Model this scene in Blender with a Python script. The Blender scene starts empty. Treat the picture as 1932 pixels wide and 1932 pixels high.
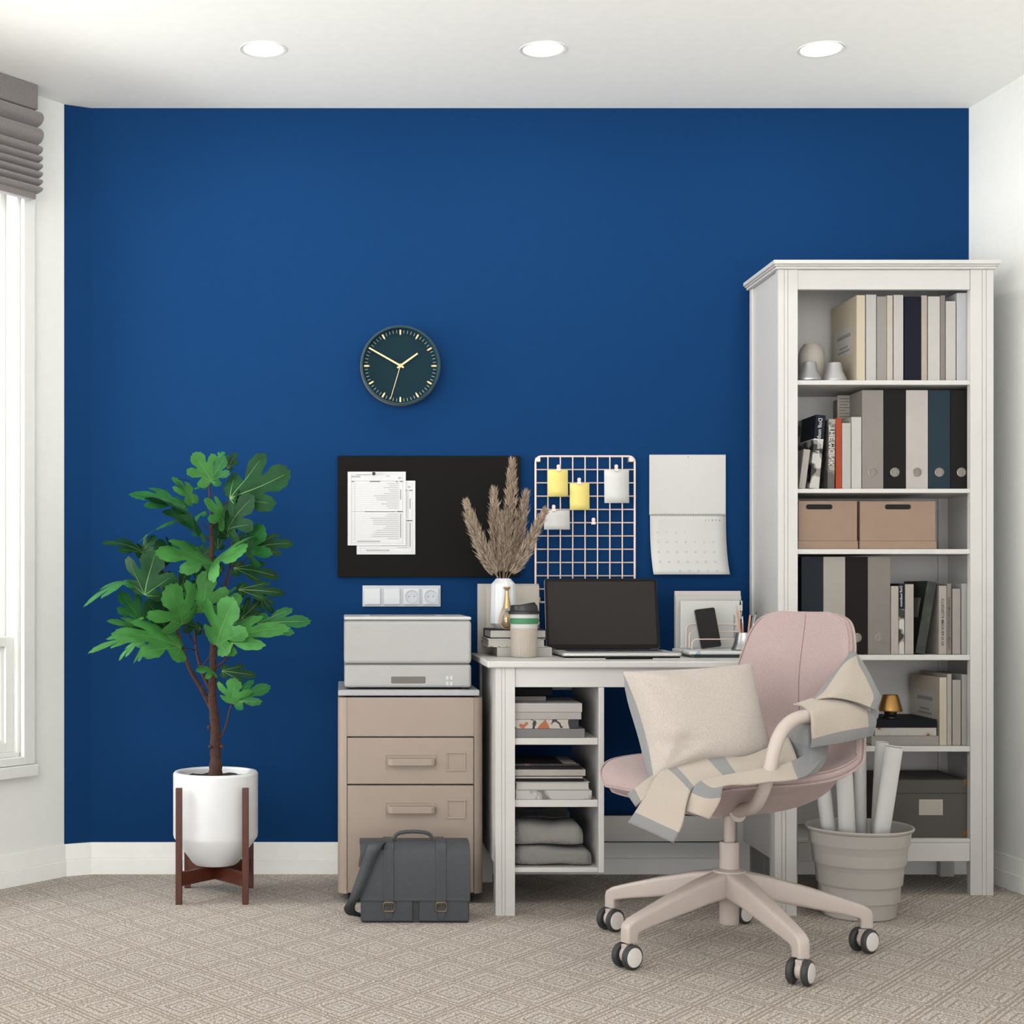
import bpy, bmesh, math, random
from mathutils import Vector, Matrix
random.seed(7)
PI = math.pi
R = math.radians
scene = bpy.context.scene
COL = scene.collection

# ------------------------------------------------------------------ camera
CZ = 0.918                      # eye height
FPX, VX, VY = 2850.0, 645.0, 1110.0
cam_d = bpy.data.cameras.new('camera')
cam = bpy.data.objects.new('camera', cam_d); COL.objects.link(cam)
cam.location = (0, 0, CZ); cam.rotation_euler = (PI/2, 0, 0)
cam_d.sensor_width = 36.0; cam_d.lens = 36.0*FPX/1932.0
cam_d.shift_x = (966-VX)/1932.0; cam_d.shift_y = (VY-966)/1932.0
cam_d.clip_start = 0.05
scene.camera = cam

# ------------------------------------------------------------------ world, lights, exposure
world = bpy.data.worlds.new('daylight'); scene.world = world; world.use_nodes = True
bg = world.node_tree.nodes['Background']
bg.inputs[1].default_value = 1.0
_n = world.node_tree.nodes; _l = world.node_tree.links
_tc = _n.new('ShaderNodeTexCoord'); _sx = _n.new('ShaderNodeSeparateXYZ'); _cr = _n.new('ShaderNodeValToRGB'); _mr = _n.new('ShaderNodeMapRange')
_mr.inputs['From Min'].default_value = -0.5; _mr.inputs['From Max'].default_value = 0.5
_l.new(_tc.outputs['Generated'], _sx.inputs[0]); _l.new(_sx.outputs['Z'], _mr.inputs['Value']); _l.new(_mr.outputs['Result'], _cr.inputs['Fac']); _l.new(_cr.outputs['Color'], bg.inputs[0])
_e = _cr.color_ramp.elements           # added brightness below the horizon lifts the ceiling; overcast sky above
_e[0].position = 0.0; _e[0].color = (5.0, 4.95, 4.9, 1)
_e[1].position = 0.72; _e[1].color = (.75, .75, .75, 1)
_q = _e.new(0.45); _q.color = (4.9, 4.9, 4.85, 1)
_q = _e.new(0.56); _q.color = (3.0, 3.0, 3.0, 1)
def area(name, loc, target, sx, sy, power, col=(1, 1, 1)):
    l = bpy.data.lights.new(name, 'AREA'); l.shape = 'RECTANGLE'; l.size = sx; l.size_y = sy
    l.energy = power; l.color = col
    o = bpy.data.objects.new(name, l); COL.objects.link(o); o.location = loc
    o.rotation_euler = (Vector(target)-Vector(loc)).to_track_quat('-Z', 'Y').to_euler()
    return o
area('daylight_left_window', (-2.95, 3.75, 1.45), (1.4, 3.6, 0.45), 1.3, 1.7, 88, (1.0, 1.0, 0.99))
area('overhead_fill', (-0.8, 0.9, 2.43), (0.2, 3.6, 0.2), 2.6, 1.0, 44, (1.0, 0.995, 0.985))  # added unseen fill overhead, so shelves shade from above; no real fixture
DOWNLIGHT_W = 2.2
scene.view_settings.view_transform = 'Standard'
scene.view_settings.look = 'None'
scene.view_settings.exposure = 0.42
scene.view_settings.gamma = 1.0
scene.view_settings.use_curve_mapping = False

# ------------------------------------------------------------------ helpers
def P(px, py, d):
    return Vector(((px-VX)*d/FPX, d, CZ-(py-VY)*d/FPX))
def X(px, d): return (px-VX)*d/FPX
def Z(py, d): return CZ-(py-VY)*d/FPX

def lin(c):
    if isinstance(c, str):
        c = c.lstrip('#'); c = [int(c[i:i+2], 16)/255 for i in (0, 2, 4)]
    return tuple((x/12.92 if x <= 0.04045 else ((x+0.055)/1.055)**2.4) for x in c)

ALB = 0.60      # all pigments are this much darker than they look; the exposure makes up for it
MATS = {}
def mat(name, col, rough=0.55, metal=0.0, bump=0.0, bscale=200.0, vary=0.0, vscale=30.0, spec=0.5, sheen=0.0, emit=0.0, stretch=None, alb=None):
    if name in MATS: return MATS[name]
    m = bpy.data.materials.new(name); m.use_nodes = True
    nt = m.node_tree; b = nt.nodes['Principled BSDF']
    c = [x*(ALB if alb is None else alb) for x in lin(col)]
    b.inputs['Base Color'].default_value = (*c, 1)
    b.inputs['Roughness'].default_value = rough
    b.inputs['Metallic'].default_value = metal
    b.inputs['Specular IOR Level'].default_value = spec
    if sheen: b.inputs['Sheen Weight'].default_value = sheen
    tc = nt.nodes.new('ShaderNodeTexCoord')
    src = tc.outputs['Object']
    if stretch:
        mp = nt.nodes.new('ShaderNodeMapping'); mp.inputs['Scale'].default_value = stretch
        nt.links.new(src, mp.inputs['Vector']); src = mp.outputs['Vector']
    n = nt.nodes.new('ShaderNodeTexNoise'); n.inputs['Scale'].default_value = vscale; n.inputs['Detail'].default_value = 4
    nt.links.new(src, n.inputs['Vector'])
    v = max(vary, 0.015)
    mx = nt.nodes.new('ShaderNodeMixRGB'); mx.blend_type = 'MIX'
    mx.inputs['Color1'].default_value = (*[x*(1-v) for x in c], 1)
    mx.inputs['Color2'].default_value = (*[min(1, x*(1+v)) for x in c], 1)
    rp = nt.nodes.new('ShaderNodeMapRange'); rp.inputs['From Min'].default_value = 0.3; rp.inputs['From Max'].default_value = 0.7
    nt.links.new(n.outputs['Fac'], rp.inputs['Value'])
    nt.links.new(rp.outputs['Result'], mx.inputs['Fac']); nt.links.new(mx.outputs['Color'], b.inputs['Base Color'])
    if bump:
        n2 = nt.nodes.new('ShaderNodeTexNoise'); n2.inputs['Scale'].default_value = bscale; n2.inputs['Detail'].default_value = 3
        nt.links.new(src, n2.inputs['Vector'])
        bp = nt.nodes.new('ShaderNodeBump'); bp.inputs['Strength'].default_value = bump; bp.inputs['Distance'].default_value = 0.004
        nt.links.new(n2.outputs['Fac'], bp.inputs['Height']); nt.links.new(bp.outputs['Normal'], b.inputs['Normal'])
    if emit:
        b.inputs['Emission Color'].default_value = (1, 1, 1, 1); b.inputs['Emission Strength'].default_value = emit
    MATS[name] = m
    return m

class MB:
    """collects shapes; build() links them as ONE mesh object"""
    def __init__(s): s.v = []; s.f = []; s.m = []; s.sm = []; s.uv = {}
    def add(s, verts, faces, m=0, smooth=False):
        o = len(s.v); s.v += [Vector(p) for p in verts]
        for f in faces: s.f.append([i+o for i in f]); s.m.append(m); s.sm.append(smooth)
        return o
    def box(s, x0, x1, y0, y1, z0, z1, m=0):
        v = [(x0,y0,z0),(x1,y0,z0),(x1,y1,z0),(x0,y1,z0),(x0,y0,z1),(x1,y0,z1),(x1,y1,z1),(x0,y1,z1)]
        s.add(v, [(0,3,2,1),(4,5,6,7),(0,1,5,4),(1,2,6,5),(2,3,7,6),(3,0,4,7)], m); return s
    def obox(s, o, ax, ay, az, m=0):
        o, ax, ay, az = map(Vector, (o, ax, ay, az))
        v = [o, o+ax, o+ax+ay, o+ay, o+az, o+ax+az, o+ax+ay+az, o+ay+az]
        fs = [(0,3,2,1),(4,5,6,7),(0,1,5,4),(1,2,6,5),(2,3,7,6),(3,0,4,7)]
        if ax.cross(ay).dot(az) < 0: fs = [f[::-1] for f in fs]
        s.add(v, fs, m); return s
    def lathe(s, prof, c=(0,0,0), n=32, m=0, smooth=True, axis=None, caps=True, phase=0.0):
        c = Vector(c)
        if axis is None: q = Matrix.Identity(3)
        else: q = Vector((0,0,1)).rotation_difference(Vector(axis).normalized()).to_matrix()
        vs = []
        for r, z in prof:
            for k in range(n):
                a = 2*PI*k/n+phase; vs.append(c+q@Vector((r*math.cos(a), r*math.sin(a), z)))
        fs = []
        for i in range(len(prof)-1):
            for k in range(n):
                k2 = (k+1) % n
                fs.append((i*n+k, i*n+k2, (i+1)*n+k2, (i+1)*n+k))
        o = s.add(vs, fs, m, smooth)
        if caps:
            if prof[0][0] > 1e-6: s.f.append([o+k for k in range(n)][::-1]); s.m.append(m); s.sm.append(False)
            if prof[-1][0] > 1e-6: s.f.append([o+(len(prof)-1)*n+k for k in range(n)]); s.m.append(m); s.sm.append(False)
        return s
    def cyl(s, a, b, r, r2=None, n=24, m=0):
        a, b = Vector(a), Vector(b); L = (b-a).length
        return s.lathe([(r, 0), (r if r2 is None else r2, L)], a, n, m, True, b-a)
    def tube(s, pts, rad, n=8, m=0, closed=False, smooth=True):
        pts = [Vector(p) for p in pts]; N = len(pts)
        if not isinstance(rad, (list, tuple)): rad = [rad]*N
        vs = []; up = None
        for i, p in enumerate(pts):
            if closed: t = pts[(i+1) % N]-pts[i-1]
            else: t = pts[min(i+1, N-1)]-pts[max(i-1, 0)]
            t.normalize()
            if up is None:
                up = Vector((0,0,1)) if abs(t.z) < 0.9 else Vector((1,0,0))
            a = (up-t*up.dot(t)).normalized(); b = t.cross(a); up = a
            for k in range(n):
                an = 2*PI*k/n; vs.append(p+(a*math.cos(an)+b*math.sin(an))*rad[i])
        fs = []
        for i in range(N if closed else N-1):
            j = (i+1) % N
            for k in range(n):
                k2 = (k+1) % n; fs.append((i*n+k, i*n+k2, j*n+k2, j*n+k))
        if not closed: fs += [tuple(range(n))[::-1], tuple((N-1)*n+k for k in range(n))]
        s.add(vs, fs, m, smooth); return s
    def prism(s, poly, o, ax, ay, ext, m=0, smooth=False):
        """polygon (2D, in ax/ay) swept along ext"""
        o, ax, ay, ext = map(Vector, (o, ax, ay, ext)); n = len(poly)
        a = [o+ax*p[0]+ay*p[1] for p in poly]; b = [p+ext for p in a]
        area2 = sum(poly[i][0]*poly[(i+1)%n][1]-poly[(i+1)%n][0]*poly[i][1] for i in range(n))
        fs = [tuple(range(n))[::-1], tuple(range(n, 2*n))]
        side = [(i, (i+1)%n, n+(i+1)%n, n+i) for i in range(n)]
        if (area2 > 0) != (ax.cross(ay).dot(ext) > 0):
            fs = [f[::-1] for f in fs]; side = [f[::-1] for f in side]
        q = s.add(a+b, fs, m, False)
        for f in side: s.f.append([i+q for i in f]); s.m.append(m); s.sm.append(smooth)
        return s
    def grid(s, rows, m=0, smooth=True, flip=False, uvs=None):
        nr, nc = len(rows), len(rows[0])
        vs = [p for r in rows for p in r]
        fs = []
        for i in range(nr-1):
            for j in range(nc-1):
                f = (i*nc+j, i*nc+j+1, (i+1)*nc+j+1, (i+1)*nc+j)
                fs.append(f[::-1] if flip else f)
        o = s.add(vs, fs, m, smooth)
        if uvs:
            k = 0
            for r in uvs:
                for u in r: s.uv[o+k] = u; k += 1
        return s
    def text(s, txt, o, xd, yd, size, m=0, align='CENTER'):
        vs, fs = glyphs(txt, align)
        o, xd, yd = Vector(o), Vector(xd), Vector(yd)
        s.add([o+xd*(v[0]*size)+yd*(v[1]*size) for v in vs], fs, m); return s
    def build(s, name, mats, parent=None, local=False, bevel=0.0, seg=2, sub=0, solid=0.0, loc=None, sharp=35, rot=None, offset=-1.0):
        if not isinstance(mats, (list, tuple)): mats = [mats]
        me = bpy.data.meshes.new(name)
        vs = s.v
        o = bpy.data.objects.new(name, me); COL.objects.link(o)
        if parent is not None:
            o.parent = parent
            if not local:
                inv = wm(parent).inverted(); vs = [inv@v for v in vs]
        elif loc is not None:
            o.location = loc
            if not local: vs = [v-Vector(loc) for v in vs]
        me.from_pydata([tuple(v) for v in vs], [], s.f)
        for i, p in enumerate(me.polygons): p.material_index = s.m[i]; p.use_smooth = s.sm[i]
        for mm in mats: me.materials.append(mm)
        if s.uv:
            ul = me.uv_layers.new(name='UVMap')
            for lp in me.loops: ul.data[lp.index].uv = s.uv.get(lp.vertex_index, (0, 0))
        me.update()
        if any(s.sm): me.set_sharp_from_angle(angle=R(sharp))
        if solid:
            md = o.modifiers.new('solid', 'SOLIDIFY'); md.thickness = solid; md.offset = offset
        if bevel:
            md = o.modifiers.new('bevel', 'BEVEL'); md.width = bevel; md.segments = seg; md.limit_method = 'ANGLE'; md.angle_limit = R(40)
        if sub:
            md = o.modifiers.new('sub', 'SUBSURF'); md.levels = sub; md.render_levels = sub
        return o

def wm(o):
    m = Matrix.LocRotScale(o.location, o.rotation_euler, o.scale)
    return wm(o.parent)@m if o.parent else m

_gl = {}
def glyphs(txt, align):
    if (txt, align) in _gl: return _gl[(txt, align)]
    cu = bpy.data.curves.new('t', 'FONT'); cu.body = txt; cu.size = 1.0; cu.align_x = align; cu.align_y = 'CENTER'; cu.resolution_u = 3; cu.offset = .012
    ob = bpy.data.objects.new('t', cu); COL.objects.link(ob)
    dg = bpy.context.evaluated_depsgraph_get(); dg.update()
    me = bpy.data.meshes.new_from_object(ob.evaluated_get(dg))
    r = ([tuple(v.co) for v in me.vertices], [tuple(p.vertices) for p in me.polygons])
    bpy.data.objects.remove(ob); bpy.data.curves.remove(cu); bpy.data.meshes.remove(me)
    _gl[(txt, align)] = r; return r

def tag(o, label, cat, group=None):
    o['label'] = label; o['category'] = cat
    if group: o['group'] = group
    return o
def thing(name, label, cat, loc=(0,0,0), rotz=0.0, group=None):
    o = bpy.data.objects.new(name, None); COL.objects.link(o)
    o.empty_display_size = 0.05
    o.location = loc; o.rotation_euler = (0, 0, rotz)
    return tag(o, label, cat, group)
def struct(o): o['kind'] = 'structure'; return o

def crom(pts, n=6):
    """Catmull-Rom through the points"""
    pts = [Vector(p) for p in pts]; out = []
    for i in range(len(pts)-1):
        p0 = pts[max(i-1, 0)]; p1 = pts[i]; p2 = pts[i+1]; p3 = pts[min(i+2, len(pts)-1)]
        for k in range(n):
            t = k/n
            out.append(0.5*((2*p1)+(p2-p0)*t+(2*p0-5*p1+4*p2-p3)*t*t+(3*p1-p0-3*p2+p3)*t**3))
    out.append(pts[-1]); return out
def rr(w, h, r, n=5):
    """rounded rectangle outline centred on 0"""
    o = []
    for cx, cy, a0 in ((w/2-r, h/2-r, 0), (-w/2+r, h/2-r, 90), (-w/2+r, -h/2+r, 180), (w/2-r, -h/2+r, 270)):
        for k in range(n+1):
            a = R(a0+90*k/n); o.append((cx+r*math.cos(a), cy+r*math.sin(a)))
    return o
XA, YA, ZA = Vector((1,0,0)), Vector((0,1,0)), Vector((0,0,1))

# ------------------------------------------------------------------ materials
M_blue = mat('blue wall paint', '#103866', 0.85, bump=0.04, bscale=90, vary=0.02, spec=0.06, alb=.76)
M_white = mat('white wall paint', '#ebece8', 0.8, bump=0.04, bscale=90, spec=0.2, alb=.8)
M_ceil = mat('ceiling paint', '#f6f6f2', 0.9, spec=0.1, alb=1.0)
M_trim = mat('white gloss trim', '#f0f0ec', 0.45, alb=.86)
M_furn = mat('white lacquer', '#e6e3df', 0.42, vary=0.02, vscale=8)
M_black = mat('matt black', '#100f0e', 0.7, spec=.12)
M_paper = mat('white paper', '#e6e6e6', 0.8, spec=0.2, alb=.68)
M_page = mat('book pages', '#d9d4cc', 0.85, vary=0.08, vscale=60, stretch=(1, 1, 12))
M_rose = mat('rose gold wire', '#e8cfc4', 0.35, metal=0.2, alb=.72)
M_brass = mat('brass', '#c99a5a', 0.28, metal=0.9)
M_goldp = mat('pale gold', '#e0bd8c', 0.3, metal=0.6)
M_steel = mat('brushed steel', '#b9b9bb', 0.32, metal=0.9)
M_print = mat('grey print', '#8d8d8d', 0.9)
M_printl = mat('light grey print', '#c4c5c6', 0.9)
M_ink = mat('black print', '#2a2a2a', 0.9)

def carpet_mat():
    m = bpy.data.materials.new('patterned carpet'); m.use_nodes = True
    nt = m.node_tree; L = nt.links; b = nt.nodes['Principled BSDF']; b.inputs['Roughness'].default_value = 0.95
    b.inputs['Specular IOR Level'].default_value = 0.1
    tc = nt.nodes.new('ShaderNodeTexCoord')
    nz = nt.nodes.new('ShaderNodeTexNoise'); nz.inputs['Scale'].default_value = 150; nz.inputs['Detail'].default_value = 2
    L.new(tc.outputs['Object'], nz.inputs['Vector'])
    sp = nt.nodes.new('ShaderNodeSeparateXYZ'); L.new(tc.outputs['Object'], sp.inputs[0])
    def ma(op, a, bb=None, c=None):
        n = nt.nodes.new('ShaderNodeMath'); n.operation = op
        for i, q in enumerate((a, bb, c)):
            if q is None: continue
            if isinstance(q, (int, float)): n.inputs[i].default_value = q
            else: L.new(q, n.inputs[i])
        return n.outputs[0]
    xx, yy = ma('DIVIDE', sp.outputs['X'], 0.172), ma('DIVIDE', sp.outputs['Y'], 0.214)
    def cell(v): return ma('ABSOLUTE', ma('SUBTRACT', ma('FRACT', v), 0.5))
    cx, cy = cell(ma('ADD', xx, yy)), cell(ma('SUBTRACT', xx, yy))
    d = ma('MAXIMUM', cx, cy)                               # 0 centre .. .5 cell edge
    wob = ma('MULTIPLY', ma('SUBTRACT', nz.outputs['Fac'], 0.5), 0.05)
    d2 = ma('ADD', d, wob)
    def band(c, w): return ma('LESS_THAN', ma('ABSOLUTE', ma('SUBTRACT', d2, c)), w)
    lines = ma('MAXIMUM', band(0.5, 0.024), ma('MAXIMUM', band(0.405, 0.020), ma('MAXIMUM', band(0.25, 0.022), ma('MAXIMUM', band(0.14, 0.012), band(0.0, 0.035)))))
    fine = nt.nodes.new('ShaderNodeTexVoronoi'); fine.inputs['Scale'].default_value = 340
    L.new(tc.outputs['Object'], fine.inputs['Vector'])
    spk = nt.nodes.new('ShaderNodeTexNoise'); spk.inputs['Scale'].default_value = 210; spk.inputs['Detail'].default_value = 2
    L.new(tc.outputs['Object'], spk.inputs['Vector'])
    cr = nt.nodes.new('ShaderNodeValToRGB'); e = cr.color_ramp.elements
    e[0].position = 0.36; e[0].color = (*[x*.85 for x in lin('#8e8278')], 1); e[1].position = 0.62; e[1].color = (*[x*.85 for x in lin('#e2dad2')], 1)
    L.new(spk.outputs['Fac'], cr.inputs['Fac'])
    mx = nt.nodes.new('ShaderNodeMixRGB'); mx.inputs['Color2'].default_value = (*[x*.85 for x in lin('#7a6652')], 1)
    brk = ma('MULTIPLY', lines, ma('MULTIPLY', ma('GREATER_THAN', spk.outputs['Fac'], 0.47), 0.66))
    L.new(brk, mx.inputs['Fac']); L.new(cr.outputs['Color'], mx.inputs['Color1'])
    L.new(mx.outputs['Color'], b.inputs['Base Color'])
    bp = nt.nodes.new('ShaderNodeBump'); bp.inputs['Strength'].default_value = 0.6; bp.inputs['Distance'].default_value = 0.004
    h = ma('SUBTRACT', fine.outputs['Distance'], ma('MULTIPLY', lines, 0.5))
    L.new(h, bp.inputs['Height']); L.new(bp.outputs['Normal'], b.inputs['Normal'])
    return m
M_carpet = carpet_mat()

# ------------------------------------------------------------------ room shell
WY = 4.86; CEIL = 2.463
QC = Vector((X(172, WY), WY, 0)); PC = Vector((-0.8866, 4.822, 0))
T = Vector((-0.6183, -0.7859, 0)); NL = Vector((0.7859, -0.6183, 0))       # left wall: along, into the room
RC = Vector((X(1828, WY), WY, 0)); TR = Vector((0.107, -1, 0)).normalized(); NR = Vector((-TR.y, TR.x, 0))*-1
if NR.x > 0: NR = -NR
LEN = 3.0; YR = -1.4
LE = PC+T*LEN
RE = RC+TR*6.3

fl = MB(); fl.add([(-3.6, YR, 0), (3.2, YR, 0), (3.2, 5.0, 0), (-3.6, 5.0, 0), (-3.6, YR, -.1), (3.2, YR, -.1), (3.2, 5.0, -.1), (-3.6, 5.0, -.1)],
    [(0,1,2,3),(7,6,5,4),(0,4,5,1),(1,5,6,2),(2,6,7,3),(3,7,4,0)])
struct(fl.build('floor', M_carpet))
cl = MB().box(-3.6, 3.2, YR, 5.0, CEIL, CEIL+.1); struct(cl.build('ceiling', M_ceil))
struct(MB().box(QC.x, RC.x+.02, WY, WY+.1, 0, CEIL).build('wall_back', M_blue))
dirF = (QC-PC).normalized(); nF = Vector((dirF.y, -dirF.x, 0))
struct(MB().obox(PC, QC-PC, -nF*.1, (0,0,CEIL)).build('wall_corner', M_blue))
struct(MB().obox(RC, TR*6.3, -NR*.1, (0,0,CEIL)).build('wall_right', M_white))
# left wall with a window opening
OS0, OS1, OZ0, OZ1 = 0.178, 1.20, 0.397, 2.24
lw = MB()
def lwbox(mb, s0, s1, z0, z1, o0, o1, m=0): mb.obox(PC+T*s0+NL*o0+ZA*z0, T*(s1-s0), NL*(o1-o0), ZA*(z1-z0), m); return mb
lwbox(lw, 0, OS0, 0, CEIL, -.1, 0); lwbox(lw, OS1, LEN, 0, CEIL, -.1, 0)
lwbox(lw, OS0, OS1, 0, OZ0, -.1, 0); lwbox(lw, OS0, OS1, OZ1, CEIL, -.1, 0)
struct(lw.build('wall_left', M_white))
# baseboards: two tiers
def baseboard(name, a, b, n):
    mb = MB(); d = b-a
    mb.obox(a, d, n*.016, ZA*.052); mb.obox(a+ZA*.052, d, n*.010, ZA*.05)
    return struct(mb.build(name, M_trim, bevel=.0015))
baseboard('baseboard_left', PC, LE, NL); baseboard('baseboard_corner', PC, QC, nF)
baseboard('baseboard_back', QC, RC, Vector((0,-1,0))); baseboard('baseboard_right', RC, RC+TR*6.2, NR)

# window: casing, jamb, two sashes, panes, sill
M_vinyl = mat('white window frame', '#f3f4f0', 0.4, alb=.7)
def glass_mat():
    m = bpy.data.materials.new('window glass'); m.use_nodes = True; nt = m.node_tree
    nt.nodes.remove(nt.nodes['Principled BSDF'])
    t = nt.nodes.new('ShaderNodeBsdfTransparent'); g = nt.nodes.new('ShaderNodeBsdfGlossy'); g.inputs['Roughness'].default_value = 0.02
    t.inputs[0].default_value = (.97, .98, .98, 1)
    mx = nt.nodes.new('ShaderNodeMixShader'); mx.inputs[0].default_value = 0.06
    nt.links.new(t.outputs[0], mx.inputs[1]); nt.links.new(g.outputs[0], mx.inputs[2])
    nt.links.new(mx.outputs[0], nt.nodes['Material Output'].inputs[0]); return m
M_glass = glass_mat()
win = bpy.data.objects.new('window_1', None); COL.objects.link(win); win.location = PC+T*.7; struct(win)
mb = MB()
lwbox(mb, OS0-.045, OS0, OZ0-.025, OZ1+.05, .0, .018); lwbox(mb, OS1, OS1+.045, OZ0-.025, OZ1+.05, .0, .018)
lwbox(mb, OS0, OS1, OZ1, OZ1+.05, .0, .018); lwbox(mb, OS0, OS1, OZ0-.025, OZ0, .0, .018)
mb.build('casing', M_vinyl, win, bevel=.002)
mb = MB(); lwbox(mb, OS0-.050, OS1+.05, OZ0-.062, OZ0-.026, 0, .03); mb.build('sill', M_vinyl, win, bevel=.003)
mb = MB()
lwbox(mb, OS0, OS0+.012, OZ0, OZ1, -.1, 0); lwbox(mb, OS1-.012, OS1, OZ0, OZ1, -.1, 0)
lwbox(mb, OS0, OS1, OZ0, OZ0+.014, -.1, 0); lwbox(mb, OS0, OS1, OZ1-.014, OZ1, -.1, 0)
mb.build('jamb', M_vinyl, win, bevel=.0015)
def sash(z0, z1, fw, o0, o1):
    mb = MB(); a, b = OS0+.012, OS1-.012
    lwbox(mb, a, a+fw, z0, z1, o0, o1); lwbox(mb, b-fw, b, z0, z1, o0, o1)
    lwbox(mb, a+fw, b-fw, z0, z0+fw, o0, o1); lwbox(mb, a+fw, b-fw, z1-fw, z1, o0, o1)
    q = fw*.4
    lwbox(mb, a+fw, a+fw+q, z0+fw, z1-fw, o0, o1-.012); lwbox(mb, b-fw-q, b-fw, z0+fw, z1-fw, o0, o1-.012)
    lwbox(mb, a+fw+q, b-fw-q, z0+fw, z0+fw+q, o0, o1-.012); lwbox(mb, a+fw+q, b-fw-q, z1-fw-q, z1-fw, o0, o1-.012)
    sh = mb.build('sash', M_vinyl, win, bevel=.0015)
    g = MB(); lwbox(g, a+fw+q, b-fw-q, z0+fw+q, z1-fw-q, (o0+o1)/2-.006, (o0+o1)/2-.002); g.build('pane', M_glass, sh)
sash(OZ0+.014, .768, .03, -.05, -.018); sash(.752, OZ1-.014, .022, -.09, -.055)

# roman blind
M_blind = mat('grey blind linen', '#8f8886', 0.9, bump=0.35, bscale=420, vary=0.16, vscale=260, sheen=0.2)
b0, b1 = 0.172, 1.26
bl = thing('roman_blind', 'grey linen roman blind gathered in folds above the left window', 'blind', PC+T*b0+NL*.08+ZA*2.11)
mb = MB(); lwbox(mb, b0+.004, b1, 2.385, CEIL-.002, .028, .082); mb.build('valance', M_blind, bl, bevel=.004)
seams = [2.383, 2.333, 2.278, 2.247, 2.223, 2.199, 2.175, 2.152, 2.130]
poly = [(.045, seams[0])]
front = [(.074, seams[0])]
for i in range(len(seams)-1):
    a, c = seams[i], seams[i+1]; dpt = .030 if i < 2 else .026
    for k in range(1, 8):
        t = k/7; front.append((.074+dpt*math.sin(PI*t)**0.6*(1 if k < 7 else 0), a+(c-a)*t))
poly = front+[(.045, seams[-1])]+[(.045, seams[0])]
mb = MB(); mb.prism(poly, PC+T*b0, NL, ZA, T*(b1-b0), 0, True); mb.build('folds', M_blind, bl, sharp=60)
mb = MB(); lwbox(mb, b0+.008, b1, 2.110, 2.132, .048, .078); mb.build('bottom_bar', M_blind, bl, bevel=.004)

# ceiling downlights
M_emit = mat('lit diffuser', '#ffffff', 0.5, emit=2.2, alb=1.0)
for px, py, lb in ((497, 93, 'round recessed ceiling downlight above the potted tree, leftmost of the three'), (1025, 93, 'round recessed ceiling downlight above the desk, middle of the three'),
               (1549, 93, 'round recessed ceiling downlight above the bookcase, rightmost of the three')):
    d = (CEIL-CZ)*FPX/(VY-py)
    c = (X(px, d), d, CEIL)
    t = thing('ceiling_downlight', lb, 'ceiling light', c, group='recessed ceiling downlights')
    MB().lathe([(.0565, 0), (.067, -.002), (.068, -.0005), (.068, 0)], c, 48, caps=False).build('trim_ring', M_trim, t)
    MB().lathe([(.0565, -.0012), (0, -.0014)], c, 48, caps=False).build('diffuser', M_emit, t)
    l = bpy.data.lights.new('downlight_lamp', 'AREA'); l.shape = 'DISK'; l.size = .11; l.energy = DOWNLIGHT_W; l.color = (1, .97, .92)
    lo = bpy.data.objects.new('downlight_lamp', l); COL.objects.link(lo); lo.parent = t; lo.location = (0, 0, -.004)

# ------------------------------------------------------------------ things on the blue wall
FY = WY-.002
# clock
M_teal = mat('dark teal clock face', '#12303a', 0.7, spec=.1)
M_rim = mat('teal clock rim', '#1f4650', 0.5, spec=.2)
M_side = mat('taupe clock side', '#7d7468', 0.5)
cd = 4.815; cc = Vector((X(755.5, cd), WY, Z(689.5, cd)))
ck = thing('wall_clock', 'round dark teal wall clock with gold hands and hour marks', 'clock', cc)
RAD = 75.5*cd/FPX
ax = Vector((0, -1, 0))
MB().lathe([(RAD*.93, .001), (RAD*.97, .006), (RAD, .02), (RAD, .046), (RAD*.985, .049)], cc, 96, 0, axis=ax, caps=False).build('case', M_side, ck)
MB().lathe([(RAD*.99, .046), (RAD*.975, .051), (RAD*.945, .051), (RAD*.93, .047), (RAD*.92, .034)], cc, 96, 0, axis=ax, caps=False).build('rim', M_rim, ck)
MB().lathe([(RAD*.95, .034), (0, .0341)], cc, 96, 0, axis=ax, caps=False).build('dial', M_teal, ck)
def radial(mb, ang, r0, r1, w0, w1, y, th=.0012):
    a = R(ang); d = Vector((math.sin(a), 0, math.cos(a))); s = Vector((math.cos(a), 0, -math.sin(a)))
    o = cc+Vector((0, -y, 0))
    mb.prism([(-w0/2, r0), (w0/2, r0), (w1/2, r1), (-w1/2, r1)], o, s, d, (0, -th, 0))
for k in range(12):
    mk = MB(); a_ = R(30*k); d_ = Vector((math.sin(a_), 0, math.cos(a_))); s_ = Vector((math.cos(a_), 0, -math.sin(a_)))
    mk.prism([(-.0026, RAD*.905), (-.0026, RAD*.81), (-.0008, RAD*.77), (.0008, RAD*.77), (.0026, RAD*.81), (.0026, RAD*.905)], cc+Vector((0, -.0345, 0)), s_, d_, (0, -.0012, 0))
    mk.build('hour_mark', M_goldp, ck)
for k in range(60):
    if k % 5:
        mk = MB(); radial(mk, 6*k, RAD*.82, RAD*.90, .0017, .0017, .0345, .0006); mk.build('minute_mark', mat('pale minute marks', '#a9b8b4', .6), ck)
mk = MB(); radial(mk, -60.5, -.012, RAD*.90, .0058, .0045, .041); mk.build('minute_hand', M_goldp, ck)
mk = MB(); radial(mk, 54.5, -.012, RAD*.53, .0062, .005, .0385); mk.build('hour_hand', M_goldp, ck)
mk = MB(); radial(mk, 196.5, -.004, RAD*.87, .0022, .0016, .0435); mk.lathe([(.006, .043), (.006, .046), (0, .0465)], cc, 24, axis=ax); mk.build('second_hand', M_goldp, ck)

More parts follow.
